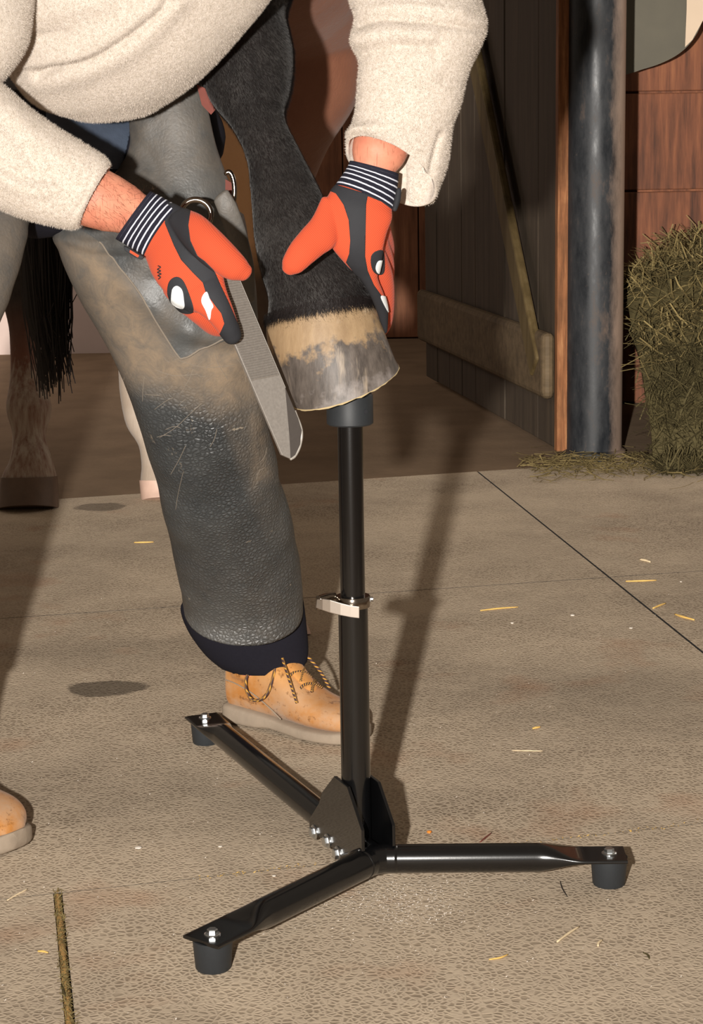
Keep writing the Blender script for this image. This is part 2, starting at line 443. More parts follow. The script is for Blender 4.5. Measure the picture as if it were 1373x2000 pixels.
def mat_fleece():
    t = NT('cream fleece')
    f1 = t.noise(420, 3, .7); f2 = t.noise(190, 3, .6); f3 = t.noise(700, 2, .6)
    c = t.mix(t.mr(t.math('ADD', f1, f2), .8, 1.2), lin((192, 180, 166)), lin((212, 201, 190)))
    h = t.math('ADD', t.math('MULTIPLY', f2, 1.), t.math('ADD', f1, t.math('MULTIPLY', f3, .5)))
    return t.done(c, .95, t.bump(h, .6, .0016), spec=.05, sheen=.15)
MT['fleece'] = mat_fleece()
def mat_leather(name='dusty pebbled leather'):
    t = NT(name)
    wob = t.n('ShaderNodeVectorMath', {0: t.co, 1: t.n('ShaderNodeVectorMath', {0: t.n('ShaderNodeTexNoise', {'Vector': t.co, 'Scale': 60., 'Detail': 2}).outputs['Color'], 'Scale': .006}, operation='SCALE').outputs[0]}, operation='ADD').outputs[0]
    e = t.mr(t.vor(150., co=wob), 0., .35)
    big = t.noise(7, 6, .65); fib = t.noise(34, 6, .72, dist=.6); fine = t.noise(220, 3, .6)
    dust = t.attr('dust')
    c = t.mix(t.mr(big, .35, .7), lin((54, 57, 59)), lin((82, 84, 84)))
    c = t.mix(t.math('MULTIPLY', t.math('SUBTRACT', 1., e), t.math('MULTIPLY', t.attr('pebble'), .5)), c, lin((24, 25, 26)))
    k = t.math('MULTIPLY', dust, t.mr(fib, .28, .62, .35, 1.))
    c = t.mix(k, c, lin((132, 114, 93)))
    sc1 = t.noise(26, 5, .75, co=t.map((1, 1, .12), rot=(0, .5, .3))); sc2 = t.noise(24, 5, .75, co=t.map((.1, 1, 1), rot=(.2, .7, 0)))
    sc = t.math('MULTIPLY', t.math('MAXIMUM', t.mr(sc1, .66, .7), t.mr(sc2, .67, .7)), t.mr(dust, 0., .5, .3, .9))
    c = t.mix(sc, c, lin((170, 156, 136)))
    smooth = t.math('MULTIPLY', t.mr(dust, .2, .8, 1., .25), t.attr('pebble'))
    h = t.math('ADD', t.math('MULTIPLY', e, smooth), t.math('MULTIPLY', fib, .8))
    nb = t.bump(h, .6, .0022); nb = t.bump(fine, .25, .0006, nb)
    return t.done(c, t.mr(dust, 0, .7, .40, .8), nb, spec=.5)
MT['leather'] = mat_leather()
MT['denim'] = simple('dark blue denim', (62, 72, 88), .75, var=.3, vs=60., bs=400., bd=.0006)
MT['navy'] = simple('navy trouser cloth', (30, 29, 36), .95, var=.15, vs=200., bs=600., bd=.0004, spec=.1)
def mat_skin():
    t = NT('ruddy skin'); a = t.noise(28, 4, .6); b = t.noise(200, 3, .6)
    hair = t.noise(520, 2, .5, co=t.map((1, .3, .10), rot=(0, .9, .4)))
    c = t.mix(t.mr(a, .35, .65), lin((196, 122, 98)), lin((214, 144, 116)))
    c = t.mix(t.math('MULTIPLY', t.mr(hair, .60, .68), .4), c, lin((120, 68, 48)))
    return t.done(c, .5, t.bump(b, .3, .0006), spec=.35)
MT['skin'] = mat_skin()
def mat_knit(name, c1, c2, rough=.85):
    t = NT(name)
    wv = t.n('ShaderNodeTexWave', {'Vector': t.map(rot=(0, .8, .2)), 'Scale': 170., 'Distortion': .6, 'Detail': 1}).outputs['Fac']
    wv2 = t.n('ShaderNodeTexWave', {'Vector': t.map(rot=(0, -.7, .2)), 'Scale': 170., 'Distortion': .6, 'Detail': 1}).outputs['Fac']
    c = t.mix(t.math('MULTIPLY', wv, wv2), lin(c1), lin(c2))
    return t.done(c, rough, t.bump(t.math('ADD', wv, wv2), .35, .0007), spec=.2, sheen=.1)
MT['orange'] = mat_knit('orange glove knit', (196, 76, 46), (212, 96, 64))
MT['gloveblack'] = simple('black glove panel', (44, 45, 49), .7, var=.1, vs=100., bs=900., bd=.0003, spec=.25)
MT['glovewhite'] = simple('white knuckle pad', (226, 230, 232), .5, var=.03, vs=100.)
def mat_cuff():
    t = NT('striped elastic cuff'); v = t.attr('v')
    sn = t.math('ADD', t.math('MULTIPLY', v, 6.0), t.math('MULTIPLY', t.math('SUBTRACT', t.noise(150, 2), .5), .12))
    fr = t.math('FRACT', sn)
    st = t.mr(t.math('ABSOLUTE', t.math('SUBTRACT', fr, .5)), .15, .12)
    st = t.math('MULTIPLY', st, t.math('MULTIPLY', t.mr(v, .10, .13), t.mr(v, .985, .975)))
    rib = t.n('ShaderNodeTexWave', {'Vector': t.co, 'Scale': 260., 'Distortion': 1., 'Detail': 1}).outputs['Fac']
    c = t.mix(st, lin((32, 32, 44)), lin((206, 210, 222)))
    return t.done(c, .8, t.bump(t.math('ADD', t.math('MULTIPLY', st, .8), rib), .4, .0008), spec=.2)
MT['cuff'] = mat_cuff()
def mat_boot():
    t = NT('tan nubuck'); a = t.noise(12, 5, .65); b = t.noise(160, 4, .7); sp = t.noise(70, 5, .75)
    c = t.mix(t.mr(a, .35, .68), lin((168, 112, 56)), lin((190, 138, 80)))
    c = t.mix(t.math('MULTIPLY', t.mr(a, .36, .62), t.attr('dirt')), c, lin((166, 140, 118)))
    c = t.mix(t.math('MULTIPLY', t.mr(sp, .56, .66), .7), c, lin((92, 56, 28)))
    return t.done(c, .85, t.bump(b, .35, .0008), spec=.15, sheen=.1)
MT['boot'] = mat_boot()
MT['sole'] = simple('dusty boot sole', (142, 128, 112), .85, var=.2, vs=40., bs=120., bd=.001, spec=.15)
def mat_lace():
    t = NT('braided lace'); v = t.attr('v')
    fr = t.math('SINE', t.math('ADD', t.math('MULTIPLY', v, 90.), t.math('MULTIPLY', t.attr('u'), 12.)))
    c = t.mix(t.mr(fr, .45, .6), lin((62, 42, 42)), lin((190, 140, 52)))
    return t.done(c, .8, t.bump(t.noise(500, 2), .5, .0006))
MT['lace'] = mat_lace()
def mat_coat():
    t = NT('horse coat')
    hair = t.noise(70, 4, .65, co=t.map((1, 1, .14))); fine = t.noise(420, 2, .6, co=t.map((1, 1, .2))); big = t.noise(9, 4, .6)
    k = t.attr('black'); p = t.attr('pale'); y = t.attr('tan')
    bay = t.mix(big, lin((92, 54, 38)), lin((120, 78, 58)))
    c = t.mix(y, bay, t.mix(big, lin((186, 144, 106)), lin((204, 164, 126))))
    c = t.mix(k, c, t.mix(t.mr(t.math('ADD', hair, big), .75, 1.25), lin((24, 22, 21)), lin((56, 53, 51))))
    pn = t.mr(t.math('ADD', p, t.math('MULTIPLY', t.math('SUBTRACT', hair, .5), .9)), .35, .65)
    c = t.mix(pn, c, t.mix(big, lin((136, 118, 100)), lin((172, 159, 146))))
    nb = t.bump(hair, .45, .0025); nb = t.bump(fine, .5, .0012, nb)
    return t.done(c, .62, nb, spec=.3, sheen=.12)
MT['coat'] = mat_coat()
def mat_hoof():
    t = NT('hoof horn'); v = t.attr('v')
    n1 = t.noise(16, 5, .65); n2 = t.noise(70, 5, .7, co=t.map((1, 1, .25))); n3 = t.noise(40, 4, .7, co=t.map((1, 1, .1)))
    q = t.math('ADD', v, t.math('MULTIPLY', t.math('SUBTRACT', n1, .5), 1.9)); q = t.math('ADD', q, t.math('MULTIPLY', t.math('SUBTRACT', n2, .5), .35))
    tan = t.mix(n2, lin((112, 88, 62)), lin((178, 152, 118)))
    drk = t.mix(t.mr(n2, .3, .7), lin((56, 50, 46)), lin((104, 95, 88)))
    c = t.mix(t.mr(q, .40, .56), tan, drk)
    c = t.mix(t.math('MULTIPLY', t.mr(n3, .58, .7), .5), c, lin((186, 168, 146)))
    c = t.mix(t.math('MULTIPLY', t.mr(t.math('ADD', v, t.math('MULTIPLY', t.noise(26, 4, .6), .55)), 1.22, 1.33), .6), c, lin((160, 152, 148)))
    return t.done(c, .5, t.bump(t.math('ADD', n2, n3), .35, .0015), spec=.4)
MT['hoof'] = mat_hoof()
MT['hoofpale'] = simple('pale pinkish hoof', (186, 156, 140), .6, var=.2, vs=25., bs=60., bd=.001)
MT['hoofdark'] = simple('dusty dark hoof', (92, 72, 58), .6, var=.35, vs=25., bs=60., bd=.001)
MT['sole_horn'] = simple('hoof sole', (176, 156, 116), .8, var=.25, vs=60.)
MT['hairblack'] = simple('black horse hair', (34, 29, 28), .6, var=.4, vs=30., spec=.4)
MT['hay'] = simple('hay', (122, 107, 70), .85, var=.5, vs=26., spec=.15)
MT['haygreen'] = simple('greenish hay', (74, 66, 42), .85, var=.5, vs=20., spec=.15)
MT['straw'] = simple('straw', (206, 168, 92), .7, var=.2, vs=60.)
MT['straw_pale'] = simple('pale straw', (206, 186, 152), .75, var=.2, vs=60.)
MT['flake'] = simple('hoof filings', (206, 196, 184), .8, var=.2, vs=90.)
MT['chaff'] = simple('trodden chaff', (168, 130, 74), .9, var=.5, vs=120., bs=300., bd=.002)
MT['scuff'] = simple('pale scuffed leather', (122, 112, 100), .85, var=.25, vs=80.)
MT['redleather'] = simple('reddish brown leather', (104, 46, 34), .75, var=.3, vs=40.)
MT['feeder'] = simple('dark green-grey feeder paint', (66, 61, 47), .7, var=.25, vs=9.)
MT['feederpale'] = simple('pale feeder edge', (172, 152, 130), .7, var=.08, vs=9.)
MT['armhair'] = simple('brown arm hair', (86, 50, 36), .6)
MT['crumb'] = simple('orange crumb', (214, 126, 40), .7)
# ================================================================== THE SETTING
def struct(o): o['kind'] = 'structure'; return o
floor = struct(obj('floor', box((0, 5., -.067), (9, 16, .1)), MT['concrete'], smooth=False))
# rubber mats, laid in rows; the seams are gaps
def ln(a, b): return np.array(G(*a)[:2]), nrm((G(*b)-G(*a))[:2])
def meet(l1, l2):
    (p, d), (q, e) = l1, l2; A = np.array([d, -e]).T; s = np.linalg.solve(A, q-p); return p+s[0]*d
sM, sA, sC = ln((560, 945), (1200, 903)), ln((0, 1208), (1180, 1128)), ln((430, 1710), (1373, 1608))
sB, sD = ln((950, 935), (1330, 1240)), ln((112, 1738), (137, 2000))
def shift(l, d): p, t = l; return p + np.array([-t[1], t[0]])*d, t
sE = (sC[0] + np.array([.2, -1.5]), sC[1])
sBl, sBr = shift(sB, -1.75), shift(sB, 1.6)
sDl, sDr = shift(sD, -1.5), shift(sD, 1.9)
if meet(sA, sBl)[0] > meet(sA, sB)[0]: sBl, sBr = shift(sB, 1.75), shift(sB, -1.6)
if meet(sE, sDl)[0] > meet(sE, sD)[0]: sDl, sDr = shift(sD, 1.5), shift(sD, -1.9)
def quad_mat(l, r, near, far, gl=.0026, gr=.0026, gn=.0026, gf=.0026):
    q = np.array([meet(near, l), meet(near, r), meet(far, r), meet(far, l)])
    ex = nrm(q[1]-q[0]); ey = nrm(q[3]-q[0])
    q = q + np.array([ex*gl+ey*gn, -ex*gr+ey*gn, -ex*gr-ey*gf, ex*gl-ey*gf])
    V = [(x, y, 0.) for x, y in q]
    o = prism(V, (0, 0, -.0165)); ob = obj('mat', o, MT['mat'], floor, smooth=False); ob.data.materials.append(MT['matside'])
    for pl in ob.data.polygons:
        if pl.normal.z < .5: pl.material_index = 1
    return ob
for a in ((sBl, sB, sA, sM), (sB, sBr, sA, sM)): quad_mat(*a, gn=.0016)
for a in ((sBl, sB, sC, sA), (sB, sBr, sC, sA)): quad_mat(*a, gn=.0007, gf=.0016)
quad_mat(sDl, sD, sE, sC, gr=.006, gf=.0007); quad_mat(sD, sDr, sE, sC, gl=.006, gf=.0007)
quad_mat(shift(sBl, 1.2 if meet(sA, shift(sBl, 1.2))[0] < meet(sA, sBl)[0] else -1.2), sBl, sC, sA)

# far walls made of boards
def boards(wall, m, x0, x1, z0, z1, y, w, axis='z', gap=.006, th=.022):
    k = 0
    if axis == 'z':
        n = max(1, round((x1-x0)/w)); w = (x1-x0)/n
        for i in range(n):
            b = obj('plank', box((x0+(i+.5)*w, y-th/2-random.uniform(0, .006), (z0+z1)/2), (w-gap, th, z1-z0)), m, wall, smooth=False); bevel(b, .003, 1)
    else:
        n = max(1, round((z1-z0)/w)); w = (z1-z0)/n
        for i in range(n):
            b = obj('plank', box(((x0+x1)/2, y-th/2-random.uniform(0, .006), z0+(i+.5)*w), (x1-x0, th, w-gap)), m, wall, smooth=False); bevel(b, .003, 1)
wb = struct(obj('wall_back', box((-.6, 10.06, 1.3), (7.4, .1, 2.8)), MT['farwood'], smooth=False))
boards(wb, MT['farwood'], -.6, 3.1, -.01, 2.6, 10.0, .19)
wp = struct(obj('wall_left', box((-2.4, 9.6, 1.2), (3.2, .2, 2.6)), MT['palewall'], smooth=False))
# stall wall behind the hay: horizontal boards with a seam at the photographed heights
YW = 7.3
ws = struct(obj('wall_right', box((1.75, YW+.05, 1.3), (1.9, .08, 2.7)), MT['stallwood'], smooth=False))
zs = [-.012, P(1300, 560, YW)[2], P(1300, 372, YW)[2], P(1300, 180, YW)[2], P(1300, -20, YW)[2], P(1300, -230, YW)[2], 2.6]
for a, b in zip(zs[:-1], zs[1:]):
    ob = obj('plank', box((1.75, YW-.008-random.uniform(0, .006), (a+b)/2), (1.9, .03, b-a-.008)), MT['stallwood'], ws, smooth=False); bevel(ob, .004, 2)

# stall door standing ajar: upright planks, bottom rail, diagonal brace, rusty edge
D1, D2 = G(1094, 886), G(835, 740)
D1[2] = D2[2] = 0
dd = nrm(D2-D1); dn = np.array([dd[1], -dd[0], 0]);
if dn[0] > 0: dn = -dn
DL = np.linalg.norm((D2-D1)[:2]); DH = 2.1
def onDoor(px, py, off=0.):
    d = ray(px, py); p0 = D1 + dn*off; t = ((p0-CAM)@dn)/(d@dn); return CAM+d*t
def doorbox(s0, s1, z0, z1, o0, o1):
    q = [D1+dd*s+dn*o for s, o in ((s0, o0), (s1, o0), (s1, o1), (s0, o1))]
    return prism([(p[0], p[1], z0) for p in q], (0, 0, z1-z0))
door = struct(bpy.data.objects.new('door_1', None)); COL.objects.link(door); door.location = Vector(D1)
door['label'] = 'dark boarded stall door with rusty steel edge standing ajar'
nb = 9
for i in range(nb):
    w_ = (DL-.03)/nb
    bevel(obj('plank', doorbox(.03+i*w_+.002, .03+(i+1)*w_-.002, .012, DH, -.02, .006-random.uniform(0, .005)), MT['doorwood'], door, smooth=False), .003, 1)
bevel(obj('edge_strip', doorbox(-.004, .03, .006, DH, -.055, .012), MT['rust'], door, smooth=False), .004, 2, )
door_r = obj('rail', doorbox(.035, DL-.02, .17, .385, .006, .05), MT['rail'], door, smooth=False); bevel(door_r, .022, 3)
bevel(obj('rail', doorbox(.035, DL-.02, 1.55, 1.75, .006, .045), MT['rail'], door, smooth=False), .01, 2)
b1, b2 = onDoor(1048, 668, .03), onDoor(925, 60, .03)
bd_ = nrm(b2-b1); bw = nrm(np.cross(bd_, dn))*.052
bevel(obj('brace', prism([b1-bw-bd_*.1, b1+bw-bd_*.1, b2+bw+bd_*.5, b2-bw+bd_*.5], dn*.03-dn*.0), MT['brace'], door, smooth=False), .008, 2)
# latch that sticks out past the edge
lp = onDoor(1108, 722, -.04)
sx = np.array([1., 0, 0])
la = Msh(); la.add(box(lp+np.array([.03, -.02, -.01]), (.075, .014, .085)))
la.add(box(lp+np.array([.078, -.02, .03]), (.04, .014, .018))); la.add(box(lp+np.array([.098, -.02, -.015]), (.014, .014, .10)))
bevel(obj('latch', la, MT['rust'], door, smooth=False), .003, 1)

# steel post
pc = G(1163, 888)
post = thing('steel_post', (pc[0], pc[1]+.05, 0), 'round blue-black steel post beside the rusty door edge', 'post')
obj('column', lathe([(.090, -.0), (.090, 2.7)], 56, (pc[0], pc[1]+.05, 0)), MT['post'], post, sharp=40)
obj('base_plate', lathe([(.102, -.0168), (.102, .008), (.092, .014)], 40, (pc[0], pc[1]+.05, 0)), MT['post'], post, sharp=40)

# feeder panel above the hay
YF = 6.75
out = smooth_poly([(1190, -150), (1190, 60), (1200, 142), (1260, 134), (1315, 112), (1350, 82), (1372, 40), (1384, -20), (1388, -120), (1300, -150)], 60)
fd = thing('wall_feeder', P(1280, 138, YF), 'dark rounded wall feeder with a pale side edge above the hay', 'feeder')
obj('tub', prism([P(x, y, YF) for x, y in out], (0, .42, 0)), MT['feeder'], fd, sharp=40)
ed = [(1344, -140), (1341, 20), (1338, 92), (1352, 78), (1374, 38), (1386, -20), (1389, -120)]
obj('side_band', prism([P(x, y, YF-.004) for x, y in ed], (0, .012, 0)), MT['feederpale'], fd, smooth=False, label='pale beige band down the side')

# ================================================================== HAY
def strands(n, posf, length, width, curl=.25, flat=.35):
    V, F = [], []
    for i in range(n):
        p = posf(); L = length*random.uniform(.5, 1.4); w_ = width*random.uniform(.6, 1.4)
        a = random.uniform(0, 2*math.pi); el = random.gauss(0, flat)
        d = np.array([math.cos(a)*math.cos(el), math.sin(a)*math.cos(el), math.sin(el)])
        s = nrm(np.cross(d, np.array([random.gauss(0, .3), random.gauss(0, .3), 1.])))*w_
        b = np.array([random.gauss(0, 1), random.gauss(0, 1), random.gauss(0, .5)])*L*curl
        c0 = len(V)
        for k, t in enumerate((0, .35, .7, 1.)):
            q = p + d*L*(t-.5) + b*(t-.5)**2*2 - b*.25
            V += [q-s*(1-.3*t), q+s*(1-.3*t)]
        for k in range(3): F.append((c0+2*k, c0+2*k+1, c0+2*k+3, c0+2*k+2))
    return Msh(np.array(V), F)
hx0, hx1, hy0, hy1 = .93, 2.3, 5.62, 7.1
def hayh(x, y):
    u_ = np.clip((y-hy0+.12*math.sin(5*x))/.55, 0, 1); v_ = np.clip((x-hx0+.05*math.sin(7*y))/.22, 0, 1)
    return .60*(u_**.55)*(.72+.28*v_) + .03*math.sin(9*x+2*y)*u_ + .02*math.sin(17*y)*u_
gx, gy = np.linspace(hx0, hx1, 60), np.linspace(hy0-.05, hy1, 60)
V = [(x, y, hayh(x, y)-.03 if y > hy0 else -.012) for y in gy for x in gx]; nx = len(gx)
F = [(j*nx+i, j*nx+i+1, (j+1)*nx+i+1, (j+1)*nx+i) for j in range(len(gy)-1) for i in range(nx-1)]
hay = thing('hay_pile', (1.5, 6.2, -.016), 'heap of loose greenish hay beside the steel post', 'hay'); hay['kind'] = 'stuff'
o = obj('heap', Msh(V, F), MT['haygreen'], hay); o['kind'] = 'stuff'; solid(o, .02)
def hp():
    x, y = random.uniform(hx0, hx1), (hy0-.02+(hy1-hy0)*random.random()**1.6 if random.random() < .4 else hy0-.03+.4*random.random()**2)
    return np.array([x, y, hayh(x, y)-.005+random.uniform(0, .02)])
o = obj('hay_strands', strands(15000, hp, .12, .0022, flat=.5), MT['haygreen'], hay); o['kind'] = 'stuff'
def hp2():
    x, y = random.uniform(hx0, hx1), random.uniform(hy0+.3, hy1)
    return np.array([x, y, hayh(x, y)+random.uniform(0, .03)])
o = obj('top_strands', strands(5200, hp2, .15, .0026, flat=.4), MT['hay'], hay); o['kind'] = 'stuff'
def hp3():
    x = random.uniform(.55, 1.6); y = 5.75 + random.gauss(0, .12) - .18*max(0, x-.9)
    return np.array([x, y, .004+abs(random.gauss(0, .006))])
tag(obj('scattered_hay', strands(1500, hp3, .09, .0018, flat=.08), MT['hay']), 'thin litter of loose hay trodden on the floor before the post', 'hay', kind='stuff')

# chaff packed in the open seam at the front, with its own fibres
d0, d1 = meet(sC, sD)-sD[1]*-.0, meet(sE, sD)
dv = d1-d0
g0, g1 = G(112, 1740), G(140, 2060)
nseg = 60; V, F = [], []
sd_ = nrm((g1-g0)); sp = np.array([-sd_[1], sd_[0], 0])
for i in range(nseg+1):
    c = g0+(g1-g0)*i/nseg
    for k, (o_, z) in enumerate(((-.0062, -.012), (-.004, -.0035), (0, .0005), (.004, -.003), (.0062, -.012))):
        V.append(c+sp*o_+np.array([0, 0, z+random.gauss(0, .0012)]))
for i in range(nseg):
    for k in range(4): F.append((i*5+k, i*5+k+1, (i+1)*5+k+1, (i+1)*5+k))
ch = thing('chaff_strip', (g0[0], g0[1], 0), 'strip of straw chaff packed in the front mat seam', 'chaff'); ch['kind'] = 'stuff'
o = obj('packed_chaff', Msh(V, F), MT['chaff'], ch); o['kind'] = 'stuff'
def cp():
    t = random.random(); c = g0+(g1-g0)*t; return c+sp*random.uniform(-.005, .005)+np.array([0, 0, random.uniform(-.002, .0025)])
o = obj('chaff_fibres', strands(420, cp, .013, .0006, flat=.3), MT['hay'], ch); o['kind'] = 'stuff'

# ================================================================== HOOF STAND
PX, PY = 0.0, 2.45
stand = thing('hoof_stand', (PX, PY, 0), 'glossy black three-legged hoof stand holding up the horse hoof', 'hoof stand')
BP = MT['blackpaint']
ZC = P(690, 1170, PY)[2]                 # clamp height
ZT = P(683, 829, PY)[2]                  # underside of the top cap
obj('lower_tube', lathe([(.0198, .03), (.0198, ZC-.012), (.0198, ZC+.002), (.0172, ZC+.002)], 48, (PX, PY, 0)), BP, stand, sharp=40)
obj('upper_tube', lathe([(.0164, ZC-.05), (.0164, ZT+.01)], 48, (PX, PY, 0)), BP, stand, sharp=40)
cap = obj('top_cap', lathe([(.0165, ZT), (.0282, ZT), (.0305, ZT+.002), (.0305, ZT+.038), (.0285, ZT+.041), (.0, ZT+.041)], 56, (PX, PY, 0)), MT['rubber'], stand, sharp=40, label='matt dark rubber cap')
hp_ = np.array([PX, PY, ZT+.0195]); hd = nrm(np.array([.0205, -.0226, 0]))
Mh = Vector(hd).to_track_quat('Z', 'Y').to_matrix().to_4x4()
obj('pin_hole', lathe([(.0032, 0), (.0032, .0007)], 20, hp_+hd*.0304, Mh), MT['gloveblack'], cap, sharp=40)
# clamp ring, eye and lever
ring = obj('clamp_ring', lathe([(.0198, -.010), (.0224, -.010), (.0230, -.008), (.0230, .0035), (.0222, .005), (.0168, .005)], 56, (PX, PY, ZC)), MT['chrome'], stand, sharp=40)
def px3(x, y, Y): return P(x, y, Y)
Yl = PY-.026
top = [(619, 1171), (630, 1170), (645, 1172), (665, 1178), (685, 1183), (702, 1185)]
bot = [(617, 1187), (630, 1192), (645, 1197), (665, 1202), (685, 1206), (702, 1208)]
Yc = [PY-.012, PY-.019, PY-.023, PY-.026, PY-.0275, PY-.028]
V = []
for (a, b, Y) in zip(top, bot, Yc):
    p, q = P(*a, Y), P(*b, Y); V += [p, q, q+np.array([0, .0035, 0]), p+np.array([0, .0035, 0])]
F = [(0, 1, 2, 3), (20, 23, 22, 21)]
for i in range(5):
    for k in range(4): F.append((i*4+k, (i+1)*4+k, (i+1)*4+(k+1) % 4, i*4+(k+1) % 4))
lv = obj('clamp_lever', Msh(V, F), MT['nickel'], stand, smooth=False); bevel(lv, .0008, 2)
e1 = P(630, 1178, PY-.002)
eb = Msh().add(tube([P(622, 1172, PY-.012), P(640, 1166, PY-.004), P(655, 1164, PY)], [.0062, .0055, .005], 12)).add(tube([P(626, 1166, PY-.006), P(626, 1190, PY-.006)], .0062, 14))
obj('clamp_eye', eb, MT['chrome'], ring)
bt = P(716, 1170, PY)
obj('clamp_bolt', tube([bt+np.array([-.006, 0, 0]), bt+np.array([.005, 0, 0])], .0048, 6, smooth=False).add(tube([bt+np.array([.004, 0, 0]), bt+np.array([.0085, 0, 0])], .003, 12, smooth=False)), MT['zinc'], ring, smooth=False)

# arms: round tube pressed flat at the foot
ZA, ZP, RA = .038, .0405, .0193
footR, footF, footB = G(1189, 1726), G(417, 1890), G(402, 1450)
bend = G(733, 1677, ZA)
def flat_arm(A, B, extra=.022, smooth_start=None):
    """A, B on the axis; B is the foot centre: the tube is flattened over the last stretch"""
    A = np.array(A, float); B = np.array([B[0], B[1], ZA]); d = nrm(B-A); L = np.linalg.norm(B-A)+extra
    side = np.cross(d, (0, 0, 1.)); n = 40; R = []
    th = np.linspace(0, 2*math.pi, n, endpoint=False)
    ss = [0, .1*L, .3*L, .5*L] + list(np.linspace(L-.122, L-.054, 18)) + [L-.05, L-.03, L-.012, L-.0005]
    for s in ss:
        k = np.clip((s-(L-.118))/.060, 0, 1); k = k*k*(3-2*k)
        wv = RA*(1-k)+.0285*k; hv = RA*(1-k)+.0024*k; ee = 1-.72*k
        zc = ZA*(1-k)+ZP*k
        c, sn = np.cos(th), np.sin(th)
        c = np.sign(c)*np.abs(c)**ee; sn = np.sign(sn)*np.abs(sn)**ee
        base = A+d*s; base[2] = zc
        R.append(base + side*wv*c[:, None] + np.array([0, 0, 1.])*hv*sn[:, None])
    return rings_mesh(np.array(R))
def bent_pair():
    a = flat_arm(bend+np.array([0.012, 0, 0])*0, footR); b = flat_arm(bend, footF)
    return a, b
aR, aF = bent_pair()
armR = obj('arm', aR, BP, stand, sharp=60); armF = obj('arm', aF, BP, stand, sharp=60)
obj('elbow', tube([bend+nrm(footR-bend)*np.array([1, 1, 0])*.03, bend+nrm(footR-bend)*np.array([1, 1, 0])*.012, bend+nrm(footF-bend)*np.array([1, 1, 0])*.012, bend+nrm(footF-bend)*np.array([1, 1, 0])*.03], .0196, 40, 16), BP, stand)
polebase = np.array([PX, PY, ZA])
bdir = nrm(np.array([footB[0]-PX, footB[1]-PY, 0])); bside = np.array([bdir[1], -bdir[0], 0])
armB = obj('arm', flat_arm(polebase+bdir*.03, footB), BP, stand, sharp=60)
# hub block that the pole stands on
obj('hub', tube([polebase+bdir*.05, polebase-bdir*.02, bend*np.array([1, 1, 1])], .0185, 32, smooth=False), BP, stand, sharp=40)
# gusset plates either side of the pole, cut to the outline seen
left = bside if (proj(polebase+bside*.05)[0] < proj(polebase)[0]) else -bside
def onplate(px, py, off):
    p0 = polebase+left*off; d = ray(px, py); t = ((p0-CAM)@left)/(d@left); q = CAM+d*t
    return (q-p0)@bdir, q[2]
plL = [onplate(x, y, .0245) for x, y in ((652, 1516), (678, 1537), (706, 1622), (707, 1664), (668, 1672), (604, 1618), (604, 1600), (622, 1570), (628, 1548))]
def plate(poly, off, th=.0045):
    pts = [polebase*np.array([1, 1, 0])+bdir*s+left*off+np.array([0, 0, z]) for s, z in poly]; return prism(pts, -left*th)
g1_ = bevel(obj('gusset_plate', plate(plL, .0245), BP, stand, smooth=False), .0008, 2)
g2_ = bevel(obj('gusset_plate', plate(plL, -.020), BP, stand, smooth=False), .0008, 2)
obj('weld_bead', tube([polebase*np.array([1, 1, 0])+left*.0245+bdir*plL[2][0]*.9+np.array([0, 0, plL[3][1]]), polebase*np.array([1, 1, 0])+left*.024+bdir*plL[4][0]+np.array([0, 0, plL[4][1]])], .003, 8, smooth=False), BP, stand)
def hexbolt(c, d, r=.0075, h=.0055, fl=.0105):
    M = Vector(d).to_track_quat('Z', 'Y').to_matrix().to_4x4()
    o = lathe([(fl, 0), (fl, .0012), (fl*.85, .0022)], 28, c, M)
    o.add(lathe([(r, .001), (r, h), (r*.86, h+.001)], 6, c, M)); return o
for x, y in ((614, 1625), (640, 1643), (660, 1667)):
    s, z = onplate(x, y, .0245)
    obj('bolt', hexbolt(polebase*np.array([1, 1, 0])+bdir*s+left*.0245+np.array([0, 0, z]), left), MT['zinc'], stand, smooth=False)
for f, ar in ((footR, armR), (footF, armF), (footB, armB)):
    obj('foot', lathe([(.0205, .0), (.0218, .002), (.0245, ZP-.0022)], 40, (f[0], f[1], 0)), MT['rubber'], ar, sharp=40, label='dark rubber foot')
    obj('bolt', hexbolt(np.array([f[0], f[1], ZP+.0022]), (0, 0, 1.), .0068, .0065, .0100), MT['zinc'], ar, smooth=False)
# ================================================================== HORSE
horse = thing('horse', (-.35, 4.2, 0), 'dark horse with one black foreleg raised onto the hoof stand', 'horse')
def T3(*p): return np.array(p, float)
parts = []
# raised foreleg, pastern to forearm
LEG = [((330, -240), (640, -240), 3.02, .8), ((350, -90), (600, -90), 2.9, .85), ((368, 40), (560, 10), 2.80, .85), ((384, 130), (573, 95), 2.74, .8),
       ((405, 188), (570, 165), 2.70, .75), ((452, 250), (557, 225), 2.66, .7), ((481, 315), (588, 295), 2.62, .65), ((490, 400), (628, 375), 2.58, .65),
       ((497, 475), (655, 450), 2.54, .7), ((508, 530), (686, 505), 2.50, .75), ((524, 585), (718, 556), 2.475, .8), ((520, 640), (738, 604), 2.465, .8), ((526, 668), (744, 626), 2.465, .74)]
parts.append(loft(LEG, 90, 48, rnd=(0, 0)))
